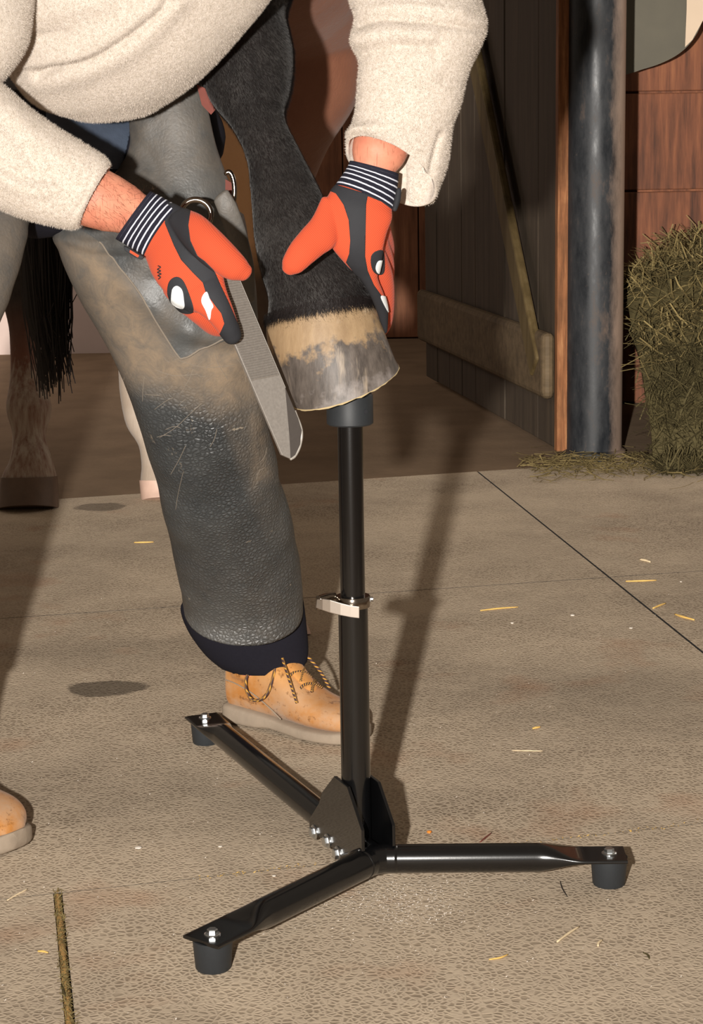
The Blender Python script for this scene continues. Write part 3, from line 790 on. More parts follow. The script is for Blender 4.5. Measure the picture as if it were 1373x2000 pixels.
# standing foreleg and chest
parts.append(loft([((300, -300), (760, -300), 3.55, .8), ((310, -120), (740, -120), 3.5, .8), ((330, 60), (720, 60), 3.5, .7), ((370, 200), (700, 190), 3.52, .55), ((392, 300), (640, 290), 3.58, .55),
                   ((405, 420), (590, 420), 3.66, .6), ((412, 540), (560, 540), 3.72, .65), ((425, 640), (550, 640), 3.74, .75), ((430, 720), (545, 720), 3.75, .8), ((440, 800), (530, 800), 3.76, .8),
                   ((440, 950), (530, 950), 3.78, .8), ((430, 1030), (542, 1030), 3.78, .85), ((440, 1090), (540, 1090), 3.77, .8), ((438, 1140), (568, 1140), 3.77, .85), ((440, 1180), (574, 1180), 3.77, .8)], 80, 40))
# barrel and rump, mostly above the frame
parts.append(tube([T3(-.08, 3.25, 1.42), T3(-.15, 3.6, 1.35), T3(-.3, 4.1, 1.32), T3(-.48, 4.6, 1.36), T3(-.62, 5.05, 1.42), T3(-.7, 5.35, 1.40)], [.20, .30, .36, .36, .33, .22], 40, rnd=(1, 1)))
parts.append(tube([P(480, -300, 3.1), T3(-.12, 3.4, 1.35), T3(-.15, 3.7, 1.35)], [.17, .22, .26], 28, rnd=(1, .5)))
# hind legs
HIND = [((-190, 150), (140, 150), 5.1, 1.), ((-130, 330), (130, 330), 5.15, .9), ((-60, 440), (105, 440), 5.25, .8), ((-15, 540), (85, 540), 5.32, .8), ((14, 624), (70, 624), 5.33, .95), ((20, 690), (72, 690), 5.3, .95), ((19, 745), (84, 740), 5.28, .95), ((12, 800), (101, 795), 5.26, .9), ((24, 848), (90, 850), 5.24, .9), ((20, 895), (100, 890), 5.22, .9), ((4, 928), (110, 925), 5.22, .9), ((2, 945), (112, 942), 5.22, .9)]
parts.append(loft(HIND, 70, 36))
HIND2 = [((140, 120), (430, 120), 5.2, 1.), ((190, 330), (400, 330), 5.3, .9), ((215, 480), (350, 480), 5.4, .8), ((226, 620), (300, 620), 5.42, .8), ((230, 700), (292, 700), 5.4, .9), ((234, 770), (300, 770), 5.38, .9), ((246, 830), (310, 830), 5.36, .9), ((270, 870), (325, 870), 5.34, .9), ((276, 910), (340, 910), 5.34, .9), ((274, 935), (352, 935), 5.34, .9), ((276, 950), (354, 950), 5.34, .9)]
parts.append(loft(HIND2, 60, 32))
hb = fuse(parts, .0065, 6)
Yv, Zv = hb.V[:, 1], hb.V[:, 2]; Q = proj(hb.V)
blk = np.clip((3.12-Yv)/.12, 0, 1)                       # the raised leg is black
hindq = np.clip((Yv-4.6)/.3, 0, 1)
blk = np.maximum(blk, hindq*np.clip((Zv-.42)/.16, 0, 1)*.95)
blk = np.maximum(blk, .85*np.clip((.80-Zv)/.08, 0, 1)*np.clip((Yv-3.3)/.1, 0, 1)*(1-hindq))
hb.A['black'] = blk
leg2 = (Q[:, 0] > 180)
pale = hindq*np.clip((np.where(leg2, .75, .50)-Zv)/.14, 0, 1)*np.where(leg2, 1., .55)
pale = np.maximum(pale, np.clip((.40-Zv)/.15, 0, 1)*np.clip((Yv-3.3)/.1, 0, 1)*(1-hindq))
hb.A['pale'] = pale
hb.A['tan'] = np.clip((Q[:, 0]*-1+545)/60, 0, 1)*np.clip((Yv-3.1)/.1, 0, 1)*(1-hindq)
obj('body', hb, MT['coat'], horse)
# hooves
HOOF = [((521, 634), (737, 598), 2.465, .80), ((520, 648), (741, 612), 2.463, .80), ((527, 690), (752, 650), 2.458, .82), ((546, 742), (767, 690), 2.452, .84), ((570, 784), (779, 718), 2.446, .86, (668, 787))]
hf = loft(HOOF, 46, 72, cap=(True, True))
hoof = obj('hoof', hf, MT['hoof'], horse, sharp=50, label='worn tan and dark grey hoof resting on the stand')
# pale frayed rim at the ground edge of the wall
n = 72; m = 46
R = hf.V[:n*m].reshape(m, n, 3); c = R[-1].mean(0)
rim = np.concatenate([R[-2:-1]*.0+(c+(R[-1]-c)*1.004)[None], (c+(R[-1]-c)*1.006+(R[-1]-R[-4])*.12)[None], (c+(R[-1]-c)*.93+(R[-1]-R[-4])*.13)[None]])
for q in rim[1:]: q += np.random.normal(0, .0004, q.shape)
obj('sole_rim', rings_mesh(rim, (True, True)), MT['sole_horn'], hoof, sharp=50, label='pale yellowish rim of the sole')
# fringe of hair over the hoof
ring = R[2]; ctr = ring.mean(0); dn_ = nrm(R[9].mean(0)-R[0].mean(0))
V, F = [], []
for i in range(5000):
    a = random.random()*n; j = int(a); f_ = a-j; p = ring[j]*(1-f_)+ring[(j+1) % n]*f_; o_ = nrm(p-ctr)
    jit = nrm(dn_+np.random.normal(0, .25, 3)+o_*.12); L = random.uniform(.004, .014)
    s = nrm(np.cross(o_, jit))*.00035; p = p+o_*.0016-dn_*random.uniform(.0, .014)
    k = len(V); V += [p-s, p+s, p+jit*L+o_*.0008]; F.append((k, k+1, k+2))
o = obj('coronet_hair', Msh(V, F), MT['hairblack'], hoof); o['kind'] = 'stuff'
# ergot tuft at the back of the raised fetlock
def hoof_std(keys, m_, name='hoof', label=None): return obj(name, loft(keys, 24, 40), m_, horse, sharp=50, label=label)
hoof_std([((2, 932), (112, 930), 5.22, .95), ((0, 960), (114, 958), 5.215, 1.), ((-4, 996), (114, 992), 5.20, 1.05)], MT['hoofdark'], label='dusty dark hind hoof')
hoof_std([((272, 938), (354, 938), 5.34, .95), ((274, 960), (356, 960), 5.335, 1.), ((276, 980), (360, 978), 5.325, 1.05)], MT['hoofpale'], label='pale hind hoof')
hoof_std([((438, 1165), (574, 1160), 3.77, .9), ((430, 1205), (592, 1200), 3.765, .95), ((422, 1246), (608, 1238), 3.755, 1.)], MT['hoofpale'], label='pale hoof of the standing foreleg')
# tail
V, F = [], []
def hairtube(p, wd):
    k0 = len(V); p = catmull(p, 9)
    for q in p:
        V.append(q-np.array([wd, 0, 0])); V.append(q+np.array([wd*.3, -wd, 0])); 
    for i in range(8): F.append((k0+2*i, k0+2*i+1, k0+2*i+3, k0+2*i+2))
for i in range(420):
    x0, Y = random.uniform(30, 140), random.uniform(4.78, 4.98)
    x1 = 62+ (x0-30)*.62 + random.gauss(0, 9); x2 = 76+(x0-30)*.55+random.gauss(0, 6); ye = random.triangular(520, 790, 740)
    hairtube([P(60+x0*.2, 60, Y+.1), P(x0*.8+20, 300, Y), P((x0+x1)/2, 480, Y), P(x1, 620, Y), P(x2+random.gauss(0, 3), ye, Y)], .0022)
o = obj('tail', Msh(V, F), MT['hairblack'], horse); o['kind'] = 'stuff'

# ================================================================== PERSON
man = thing('person', (-.25, 2.8, 0), 'person in cream fleece, leather chaps and orange gloves bending over the hoof', 'person')
# --- body under the clothes: one skin
def pts(*a): return [P(*q) for q in a]
bp = [tube(pts((240, 420, 2.87), (245, 300, 2.87), (255, 150, 2.86), (330, -80, 2.68), (400, -240, 2.58)), [.06, .06, .06, .09, .08], 28, rnd=(1, .6)),
      tube(pts((20, -190, 2.47), (400, -250, 2.56), (740, -240, 2.5)), [.045, .06, .045], 20, rnd=(1, 1)),
      tube(pts((0, -170, 2.46), (-60, 0, 2.41), (-130, 250, 2.36)), [.06, .052, .046], 20, rnd=(1, 1)),
      tube(pts((-120, 262, 2.36), (20, 315, 2.35), (130, 365, 2.345)), [.046, .045, .041], 20, rnd=(1, 1)),
      loft([((135, 300), (80, 420), 2.345, .85), ((178, 315), (118, 428), 2.345, .85), ((215, 333), (156, 440), 2.345, .85), ((258, 358), (200, 452), 2.35, .80), ((286, 380), (232, 456), 2.352, .68), ((320, 405), (268, 474), 2.352, .5)], 30, 32),
      tube(pts((750, -190, 2.5), (840, -40, 2.46), (855, 60, 2.44)), [.06, .055, .05], 20, rnd=(1, 1)),
      tube(pts((855, 60, 2.44), (800, 180, 2.42), (765, 250, 2.40)), [.048, .044, .036], 20, rnd=(1, 1)),
      loft([((700, 215), (818, 238), 2.41, .85), ((690, 268), (802, 290), 2.405, .85), ((686, 298), (788, 322), 2.40, .8), ((692, 326), (768, 344), 2.395, .66), ((690, 360), (756, 376), 2.39, .5)], 30, 32),
      tube(pts((280, 420, 2.83), (330, 640, 2.84), (420, 900, 2.95), (480, 1180, 3.08), (500, 1330, 3.15)), [.07, .06, .05, .04, .036], 24, rnd=(1, 1)),
      tube(pts((180, 380, 2.82), (40, 350, 2.76), (-60, 480, 2.68), (-110, 620, 2.62), (-140, 1050, 2.58), (-150, 1500, 2.58)), [.06, .05, .05, .05, .045, .036], 24, rnd=(1, 1)),
      tube(pts((420, -220, 2.55), (470, -330, 2.5)), [.07, .06], 20, rnd=(1, 1))]
body = obj('body', fuse(bp, .006, 5), MT['skin'], man, label='ruddy bare forearms and wrists')

# --- trousers
tr = [loft([((130, 120), (370, 100), 2.86, .5), ((112, 260), (392, 240), 2.86, .52), ((118, 360), (415, 340), 2.86, .52), ((134, 450), (446, 430), 2.85, .55), ((170, 570), (476, 570), 2.84, .55), ((240, 740), (500, 730), 2.83, .6),
            ((305, 920), (532, 880), 2.93, .6), ((352, 1090), (570, 1040), 3.03, .6), ((366, 1176), (584, 1130), 3.08, .6), ((352, 1186), (594, 1180), 3.10, .6), ((366, 1226), (600, 1232), 3.115, .6), ((398, 1272), (603, 1268), 3.125, .6), ((428, 1300), (600, 1292), 3.13, .6, (520, 1322))], 110, 64)]
pelv = [tube(pts((60, 330, 2.76), (240, 310, 2.88), (350, 270, 2.9)), [.10, .10, .07], 28, rnd=(1, 1)),
        loft([((-60, 330), (140, 330), 2.74, .8), ((-110, 430), (48, 430), 2.68, .8), ((-170, 560), (18, 560), 2.62, .75), ((-230, 700), (-20, 700), 2.58, .7), ((-240, 950), (-50, 950), 2.56, .7), ((-230, 1300), (-70, 1300), 2.56, .7), ((-225, 1480), (-60, 1480), 2.56, .7)], 60, 40)]
trm = fuse(tr+pelv, .005, 3)
obj('trousers', trm, MT['navy'], man)
# denim showing at the hip
Qt = proj(trm.V); Nt = trm.normals()
fr = -(Nt@fw)*60
fld = np.minimum(polysd(Qt, [(90, 180), (258, 180), (256, 235), (248, 280), (235, 330), (90, 330)]), fr)
obj('hip_panel', patch(trm, fld, .003), MT['denim'], man, label='dark blue denim at the hip')

# --- chaps: leather sheet wrapped on each leg
CH = [((254, 130), (388, 130), 2.765, .55), ((250, 235), (404, 205), 2.755, .55), ((236, 320), (424, 290), 2.755, .6), ((114, 440), (460, 400), 2.76, .55), ((120, 490), (474, 470), 2.775, .62), ((152, 570), (494, 560), 2.78, .62), ((190, 645), (500, 640), 2.79, .62), ((232, 728), (506, 720), 2.80, .62),
      ((272, 840), (522, 805), 2.83, .63), ((310, 960), (546, 915), 2.90, .65), ((332, 1045), (566, 1005), 2.97, .68), ((350, 1130), (584, 1085), 3.03, .7), ((357, 1168), (593, 1150), 3.07, .72), ((361, 1185), (592, 1196), 3.08, .72, (470, 1262))]
ch_ = orient(loft(CH, 190, 128, cap=(False, False)))
def lump(o, amp, sc, seed=0):
    rng = np.random.RandomState(seed); N = o.normals(); d = np.zeros(len(o.V))
    for k in range(14):
        q = rng.normal(0, 1, 3)*sc*(1+.25*k); d += np.sin(o.V@q+rng.uniform(0, 6.28))/(1+.3*k)
    o.V = o.V+N*(d*amp/3)[:, None]; return o
lump(ch_, .004, 16, 1)
sculpt(ch_, [([(120, 455), (165, 475), (215, 470)], 10, .004), ([(125, 480), (180, 500), (250, 500)], 9, .003), ([(300, 545), (360, 560), (420, 560)], 16, .003), ([(280, 240), (265, 330), (330, 400)], 22, -.004), ([(250, 250), (300, 330), (290, 380)], 14, .003),
             ([(240, 560), (330, 620), (360, 640)], 20, -.005), ([(380, 650), (430, 655), (470, 630)], 16, -.006), ([(390, 676), (440, 690), (480, 672)], 14, .004)])
Qc = proj(ch_.V)
zone = polysd(Qc, [(120, 480), (200, 480), (250, 540), (340, 690), (480, 640), (505, 690), (512, 780), (430, 800), (330, 760), (240, 740)])
dust = np.clip(.45+zone/80., 0, .9)
dust = np.maximum(dust, np.clip(.42-np.abs(Qc[:, 0]-(.36*Qc[:, 1]+165))/90., 0, .22)*np.clip((1150-Qc[:, 1])/300, 0, 1))
dust = np.maximum(dust, np.clip(.5-np.abs(polysd(Qc, [(470, 800), (520, 780), (540, 940), (490, 960)])-20)/60, 0, .5))
dust = np.maximum(dust, .12*np.clip((Qc[:, 1]-1000)/200, 0, 1))
dust = np.maximum(dust, .25*np.clip((420-Qc[:, 1])/100, 0, 1))
ch_.A['dust'] = dust; ch_.A['pebble'] = np.clip((Qc[:, 1]-690)/130, 0, 1)*np.clip(1-np.abs(Qc[:, 0]-(.28*Qc[:, 1]+175))/230, .25, 1)+.12
chaps = solid(obj('chaps', ch_, MT['leather'], man, label='worn dusty black leather chaps'), .004)
ptch = np.minimum(polysd(Qc, smooth_poly([(150, 430), (196, 470), (228, 512), (285, 590), (343, 686), (362, 697), (400, 676), (490, 636), (500, 560), (470, 420), (300, 380)], 80)), -(ch_.normals()@fw)*60)
pm = patch(ch_, ptch, .0045, -.001); Qp = proj(pm.V)
pm.A['dust'] = np.clip(.05+.22*np.sin(Qp[:, 0]*.03+Qp[:, 1]*.017)**2 - 0, 0, 1)*np.clip(1.2-np.abs(Qp[:, 1]-600)/200, .3, 1)
pm.A['pebble'] = np.full(len(pm.V), .12); obj('knee_patch', pm, MT['leather'], chaps, sharp=50, label='smoother second layer of leather over the thigh')
rd = draw_on(ch_, [(196, 470), (228, 512), (285, 590), (343, 686), (362, 697), (400, 676), (478, 640)], .004, 60)
obj('patch_seam', tube(rd, [.0015]*len(rd), 8, len(rd)*2), MT['scuff'], chaps, label='pale worn seam along the knee leather')
rs = random.Random(4)
SCR = [[(283, 735), (279, 760), (277, 786)], [(284, 770), (300, 771), (316, 769)], [(305, 858), (345, 838), (372, 812), (396, 786)], [(306, 853), (320, 851), (334, 852)], [(322, 838), (338, 834), (354, 835)], [(345, 706), (400, 716), (470, 712)], [(410, 872), (418, 856), (426, 838)], [(378, 716), (368, 742), (352, 772)],
       [(420, 690), (428, 716), (446, 742)], [(300, 720), (340, 735), (390, 730)], [(462, 700), (478, 722), (484, 750)], [(505, 905), (515, 890), (520, 870)], [(500, 935), (506, 920), (516, 915)], [(300, 800), (320, 782), (340, 776)], [(330, 930), (350, 900), (364, 868)], [(340, 1000), (352, 960), (360, 920)]]
for i in range(18):
    x, y = rs.uniform(300, 480), rs.uniform(690, 800); an = rs.choice((rs.gauss(.1, .25), rs.gauss(-.9, .3))); ll = rs.uniform(8, 26)
    SCR.append([(x, y), (x+ll*.5*math.cos(an)+rs.gauss(0, 1), y+ll*.5*math.sin(an)), (x+ll*math.cos(an), y+ll*math.sin(an))])
for i, s_ in enumerate(SCR):
    q_ = draw_on(ch_, [(x+rs.gauss(0, 1.6), y+rs.gauss(0, 1.6)) for x, y in s_], -.00015)
    if len(q_) > 3: obj('scratch', tube(q_, [.0001]+[.00048 if i < 16 else .00034]*(len(q_)-2)+[.0001], 5, 14), MT['scuff'], chaps)
# the other leg's chap
CH2 = [((-70, 330), (110, 330), 2.66, .75), ((-110, 420), (64, 420), 2.60, .75), ((-140, 470), (56, 470), 2.58, .72), ((-180, 570), (22, 570), 2.54, .72), ((-210, 640), (0, 630), 2.52, .7), ((-250, 760), (-30, 760), 2.51, .7), ((-250, 1000), (-60, 1000), 2.50, .7), ((-240, 1300), (-70, 1300), 2.50, .75)]
c2 = orient(loft(CH2, 90, 64, cap=(False, False))); lump(c2, .003, 16, 2); c2.A['dust'] = np.full(len(c2.V), .35); c2.A['pebble'] = np.full(len(c2.V), .15)
solid(obj('chaps', c2, MT['leather'], man, label='worn leather chap on the near leg'), .004)
# strap, ring and buckle on the outer thigh
stp = orient(loft([((418, 395), (446, 372), 2.60, .3), ((428, 420), (462, 400), 2.60, .3), ((446, 470), (480, 450), 2.61, .3), ((462, 530), (496, 520), 2.62, .3), ((470, 590), (498, 585), 2.635, .3)], 30, 24, rnd=(.5, .5)))
stp.A['dust'] = np.full(len(stp.V), .25); stp.A['pebble'] = np.full(len(stp.V), .1)
obj('thigh_strap', stp, MT['leather'], chaps, label='folded leather strap at the outer thigh')
def arc(c, rx, ry, a0, a1, Y, k=18, tilt=0.): return [P(c[0]+rx*math.cos(a), c[1]-ry*math.sin(a), Y+tilt*math.cos(a)) for a in np.linspace(a0, a1, k)]
obj('d_ring', tube(arc((382, 420), 30, 30, math.radians(200), math.radians(-50), 2.585), .0042, 14, 40, rnd=(1, 1)), MT['chrome'], chaps, label='silver metal ring')
obj('buckle', tube(arc((446, 372), 12, 36, math.radians(110), math.radians(-130), 2.64), .0036, 12, 40, rnd=(1, 1)), MT['chrome'], chaps)
obj('red_tab', prism([P(x, y, 2.66) for x, y in ((440, 350), (454, 358), (457, 392), (450, 402), (440, 392))], (0, .005, 0)), MT['redleather'], chaps, smooth=False)
obj('red_strap', prism([P(x, y, 2.70) for x, y in ((384, 165), (400, 172), (428, 206), (412, 224), (394, 205))], (0, .006, 0)), MT['redleather'], chaps, smooth=False, label='reddish brown leather strap end')

# --- jacket
JK = [((132, 222), (306, 212), 2.60, .75, (215, 238)), ((60, 190), (392, 142), 2.59, .72), ((10, 120), (452, 78), 2.57, .70), ((-30, 40), (505, 20), 2.55, .68), ((-50, -60), (570, -60), 2.53, .66), ((-30, -170), (680, -160), 2.51, .62), ((60, -270), (720, -250), 2.50, .6), ((220, -350), (640, -340), 2.49, .6)]
jk = orient(loft(JK, 170, 190, rnd=(.14, .4)))
lump(jk, .004, 9, 3)
sculpt(jk, [([(75, 145), (110, 132), (150, 124), (200, 104), (245, 76), (300, 32), (330, 0)], 7, .009), ([(60, 128), (110, 112), (170, 98), (240, 52), (300, 5)], 20, -.008), ([(70, 165), (140, 150), (220, 118), (290, 66), (350, 0)], 22, -.007),
            ([(20, 140), (60, 136), (110, 132)], 8, .006), ([(20, 200), (90, 205), (180, 190), (260, 160), (330, 110)], 26, .0), ([(56, 66), (90, 70), (120, 62)], 9, .004), ([(60, 40), (120, 20), (200, 5)], 20, -.004), ([(110, 238), (200, 226), (300, 196), (400, 130), (480, 40)], 14, -.002)])
jacket = obj('jacket', jk, MT['fleece'], man, label='cream fleece jacket')
# sleeve of the hand with the rasp: upper arm hangs outside the frame, forearm comes back in
S1 = orient(loft([((-120, -220), (110, -200), 2.46, .8), ((-150, -90), (72, -70), 2.42, .8), ((-180, 20), (60, 10), 2.39, .8), ((-205, 90), (50, 80), 2.37, .8), ((-215, 150), (12, 140), 2.36, .78), ((-200, 220), (-10, 165), 2.355, .7)], 60, 96, rnd=(.5, .6)))
lump(S1, .004, 12, 5)
sleeve1 = obj('sleeve', S1, MT['fleece'], jacket)
S2 = orient(loft([((-150, 60), (-190, 330), 2.35, .75), ((-70, 108), (-90, 372), 2.345, .72), ((0, 166), (-15, 402), 2.335, .72), ((55, 212), (45, 428), 2.33, .72), ((110, 250), (92, 440), 2.33, .72), ((165, 284), (128, 446), 2.33, .74), ((204, 310), (148, 446), 2.33, .76), ((213, 326), (156, 440), 2.33, .74)], 110, 128, cap=(True, False), rnd=(.5, 0)))
lump(S2, .003, 14, 6)
sculpt(S2, [([(0, 320), (40, 345), (100, 350)], 12, .004), ([(0, 345), (50, 372), (110, 372)], 14, -.004), ([(20, 215), (60, 260), (110, 300)], 20, -.003), ([(178, 300), (176, 360), (140, 425)], 5, .0012), ([(0, 240), (30, 262), (70, 330)], 14, .003)])
solid(obj('sleeve', S2, MT['fleece'], jacket), .004)
# the other sleeve
S3 = orient(loft([((560, -260), (800, -330), 2.50, .8), ((640, -150), (900, -220), 2.47, .8), ((668, -70), (935, -90), 2.44, .78), ((684, 0), (937, -10), 2.42, .76), ((696, 36), (950, 50), 2.41, .74), ((688, 84), (938, 92), 2.405, .74), ((700, 120), (916, 138), 2.40, .74),
                  ((696, 180), (898, 205), 2.40, .72), ((690, 228), (882, 244), 2.40, .72), ((679, 272), (868, 310), 2.40, .70, (748, 254)), ((676, 300), (852, 372), 2.405, .68, (754, 276))], 150, 140, cap=(True, False), rnd=(.5, 0)))
lump(S3, .0035, 13, 8)
sculpt(S3, [([(700, 50), (740, 38), (800, 40), (870, 48), (945, 60)], 8, .005), ([(690, 78), (760, 64), (840, 70)], 14, -.005), ([(700, 108), (770, 92), (850, 95)], 12, .005), ([(705, 20), (800, 14), (900, 24)], 14, -.004), ([(862, 262), (850, 300), (840, 350)], 6, .005), ([(700, 150), (760, 140), (840, 150)], 16, -.003)])
solid(obj('sleeve', S3, MT['fleece'], jacket), .004)
# flap of the wide cuff hanging behind the wrist
FL = orient(loft([((790, 300), (872, 262), 2.44, .35), ((794, 340), (862, 320), 2.44, .35), ((794, 370), (854, 365), 2.44, .38), ((796, 388), (850, 392), 2.44, .38, (824, 398))], 40, 48, cap=(False, True), rnd=(0, .25)))
solid(obj('cuff_flap', FL, MT['fleece'], jacket), .003)

# short pile of the fleece
def fuzz(meshes, n, ln, wd, flow=None, keep=None, lean=.6):
    V, F = [], []
    for o in meshes:
        N = o.normals(); T = tris(o); A_ = o.V[T]; ar = np.linalg.norm(np.cross(A_[:, 1]-A_[:, 0], A_[:, 2]-A_[:, 0]), axis=1)
        q = proj(o.V)[T].mean(1); ok = (q[:, 0] > -60) & (q[:, 0] < 1430) & (q[:, 1] > -60) & ((N[T].mean(1)@fw) < .35)
        if keep is not None: ok &= keep(q, A_.mean(1))
        ar = ar*ok; k = int(n*ar.sum()/1.); idx = np.random.choice(len(T), k, p=ar/ar.sum())
        u_ = np.random.rand(k, 2); fl_ = u_.sum(1) > 1; u_[fl_] = 1-u_[fl_]
        t_ = T[idx]; p = o.V[t_[:, 0]]+u_[:, :1]*(o.V[t_[:, 1]]-o.V[t_[:, 0]])+u_[:, 1:]*(o.V[t_[:, 2]]-o.V[t_[:, 0]]); nn = N[t_].mean(1)
        d = nn*(1-lean*.5)+np.random.normal(0, lean, (k, 3))*.6
        if flow is not None: d = d*.35+flow(p)
        d /= np.linalg.norm(d, axis=1, keepdims=True); s = np.cross(d, nn); s /= np.linalg.norm(s, axis=1, keepdims=True)+1e-9
        L_ = ln*np.random.uniform(.5, 1.3, (k, 1)); b0 = len(V)
        tri = np.stack([p-s*wd, p+s*wd, p+d*L_], 1).reshape(-1, 3); V += tri.tolist(); F += [(b0+3*i, b0+3*i+1, b0+3*i+2) for i in range(k)]
    return Msh(V, F)
o = obj('pile', fuzz([jk, S1, S2, S3, FL], 330000, .0030, .00022), MT['fleece'], jacket); o['kind'] = 'stuff'
fd0 = nrm(P(560, 420, 2.56)-P(490, 150, 2.72))
o = obj('coat_hair', fuzz([hb], 260000, .007, .00025, lambda p: np.tile(nrm(P(660, 620, 2.46)-P(500, 250, 2.66)), (len(p), 1))*.9, lambda q, p: (p[:, 1] < 2.95) & (q[:, 1] < 640)), MT['hairblack'], horse); o['kind'] = 'stuff'
armv = (fuse([bp[4]], .004, 2),)
o = obj('arm_hair', fuzz(armv, 26000, .012, .00012, lambda p: np.tile(nrm(P(300, 440, 2.3)-P(200, 360, 2.34)), (len(p), 1))*.8+np.random.normal(0, .35, (len(p), 3)), lambda q, p: (q[:, 0] < 320)), MT['armhair'], man); o['kind'] = 'stuff'
# --- gloves
def glove(name, parts, cuff_keys, label):
    sh = fuse(parts, .0017, 5, .5)
    g = obj(name, sh, MT['orange'], man, label=label)
    ck = orient(loft(cuff_keys, 60, 72, cap=(False, False))); solid(obj('cuff', ck, MT['cuff'], g, label='navy elastic cuff with white stripes'), .0025)
    return g, sh
def field(sh, poly, sm=True, back=False):
    Qg = proj(sh.V); f = polysd(Qg, smooth_poly(poly, 90) if sm else poly)
    return f if back else np.minimum(f, -(sh.normals()@fw)*60+6)
GR = [loft([((236, 470), (303, 380), 2.352, .55), ((262, 486), (328, 392), 2.35, .5), ((283, 502), (352, 404), 2.345, .46), ((298, 538), (386, 424), 2.335, .42), ((318, 566), (414, 462), 2.325, .42), ((340, 590), (432, 516), 2.32, .42), ((362, 603), (440, 556), 2.318, .44)], 50, 40, rnd=(0, .7)),
      loft([((350, 596), (436, 540), 2.318, .5), ((376, 606), (444, 570), 2.312, .55), ((402, 622), (455, 600), 2.312, .7), ((424, 646), (464, 628), 2.318, .85), ((438, 664), (470, 648), 2.324, .9)], 40, 28, rnd=(.5, .9)),
      loft([((332, 440), (370, 410), 2.33, .7), ((360, 478), (394, 420), 2.312, .7), ((388, 508), (424, 446), 2.298, .72), ((420, 532), (452, 474), 2.292, .72), ((446, 546), (478, 503), 2.292, .75), ((468, 548), (488, 518), 2.295, .8)], 44, 28, rnd=(.5, .75)),
      tube(pts((358, 578, 2.33), (396, 614, 2.348), (428, 636, 2.372), (456, 610, 2.388), (462, 580, 2.386)), [.0165, .0150, .0140, .0130, .0115], 18, rnd=(1, 1)),
      tube(pts((342, 562, 2.348), (372, 596, 2.372), (402, 612, 2.394), (438, 588, 2.402), (446, 562, 2.396)), [.0160, .0148, .0138, .0126, .0112], 18, rnd=(1, 1)),
      tube(pts((326, 540, 2.358), (352, 566, 2.388), (384, 572, 2.410), (408, 562, 2.412), (420, 545, 2.404)), [.0150, .0132, .0124, .0112, .010], 18, rnd=(1, 1))]
gR, shR = glove('glove', GR, [((226, 467), (294, 373), 2.352, .60), ((245, 478), (312, 382), 2.352, .60), ((264, 490), (331, 393), 2.35, .56), ((284, 503), (351, 403), 2.346, .52)], 'orange and black work glove gripping the rasp')
kb = field(shR, [(326, 396), (352, 400), (372, 412), (368, 440), (372, 470), (386, 500), (400, 510), (402, 512), (418, 528), (430, 556), (446, 590), (462, 628), (474, 650), (474, 690), (448, 690), (428, 655), (438, 632), (432, 612), (421, 598), (402, 572), (396, 552), (376, 532), (354, 508), (340, 480), (322, 436)], False)
obj('palm_panel', patch(shR, kb, .0007), MT['gloveblack'], gR, label='black stretch panel running to the fingertip')
kn = field(shR, [(328, 575), (330, 552), (342, 541), (356, 546), (368, 570), (378, 606), (362, 612), (340, 600)])
obj('knuckle_surround', patch(shR, kn, .0009), MT['gloveblack'], gR, label='black knuckle surround')
obj('knuckle_pad', patch(shR, field(shR, [(336, 580), (338, 564), (346, 558), (356, 566), (360, 586), (360, 600), (346, 598), (337, 590)]), .0022), MT['glovewhite'], gR, label='white oval knuckle pad')
obj('knuckle_pad', patch(shR, np.maximum(field(shR, [(404, 570), (396, 578), (394, 590), (402, 606), (410, 624), (413, 606), (417, 598), (410, 584)]), -99), .0016), MT['glovewhite'], gR, label='white finger pad')
lt = draw_on(shR, [(309, 519), (314, 522), (308, 526), (314, 529), (308, 532), (315, 535), (309, 538), (314, 541), (310, 545)], .0004, 50)
obj('lettering', tube(lt, [.0007]*len(lt), 6, 100), MT['gloveblack'], gR)
tb = Msh().add(prism([P(x, y, 2.315) for x, y in ((241, 480), (250, 484), (282, 502), (276, 508), (262, 502), (244, 490))], (0, .012, 0)))
st = obj('wrist_tab', tb, MT['gloveblack'], gR, smooth=False); bevel(st, .001, 2)
obj('tab_print', prism([P(x, y, 2.3145) for x, y in ((254, 488), (272, 499), (269, 503), (253, 493))], (0, .002, 0)), MT['orange'], gR, smooth=False)

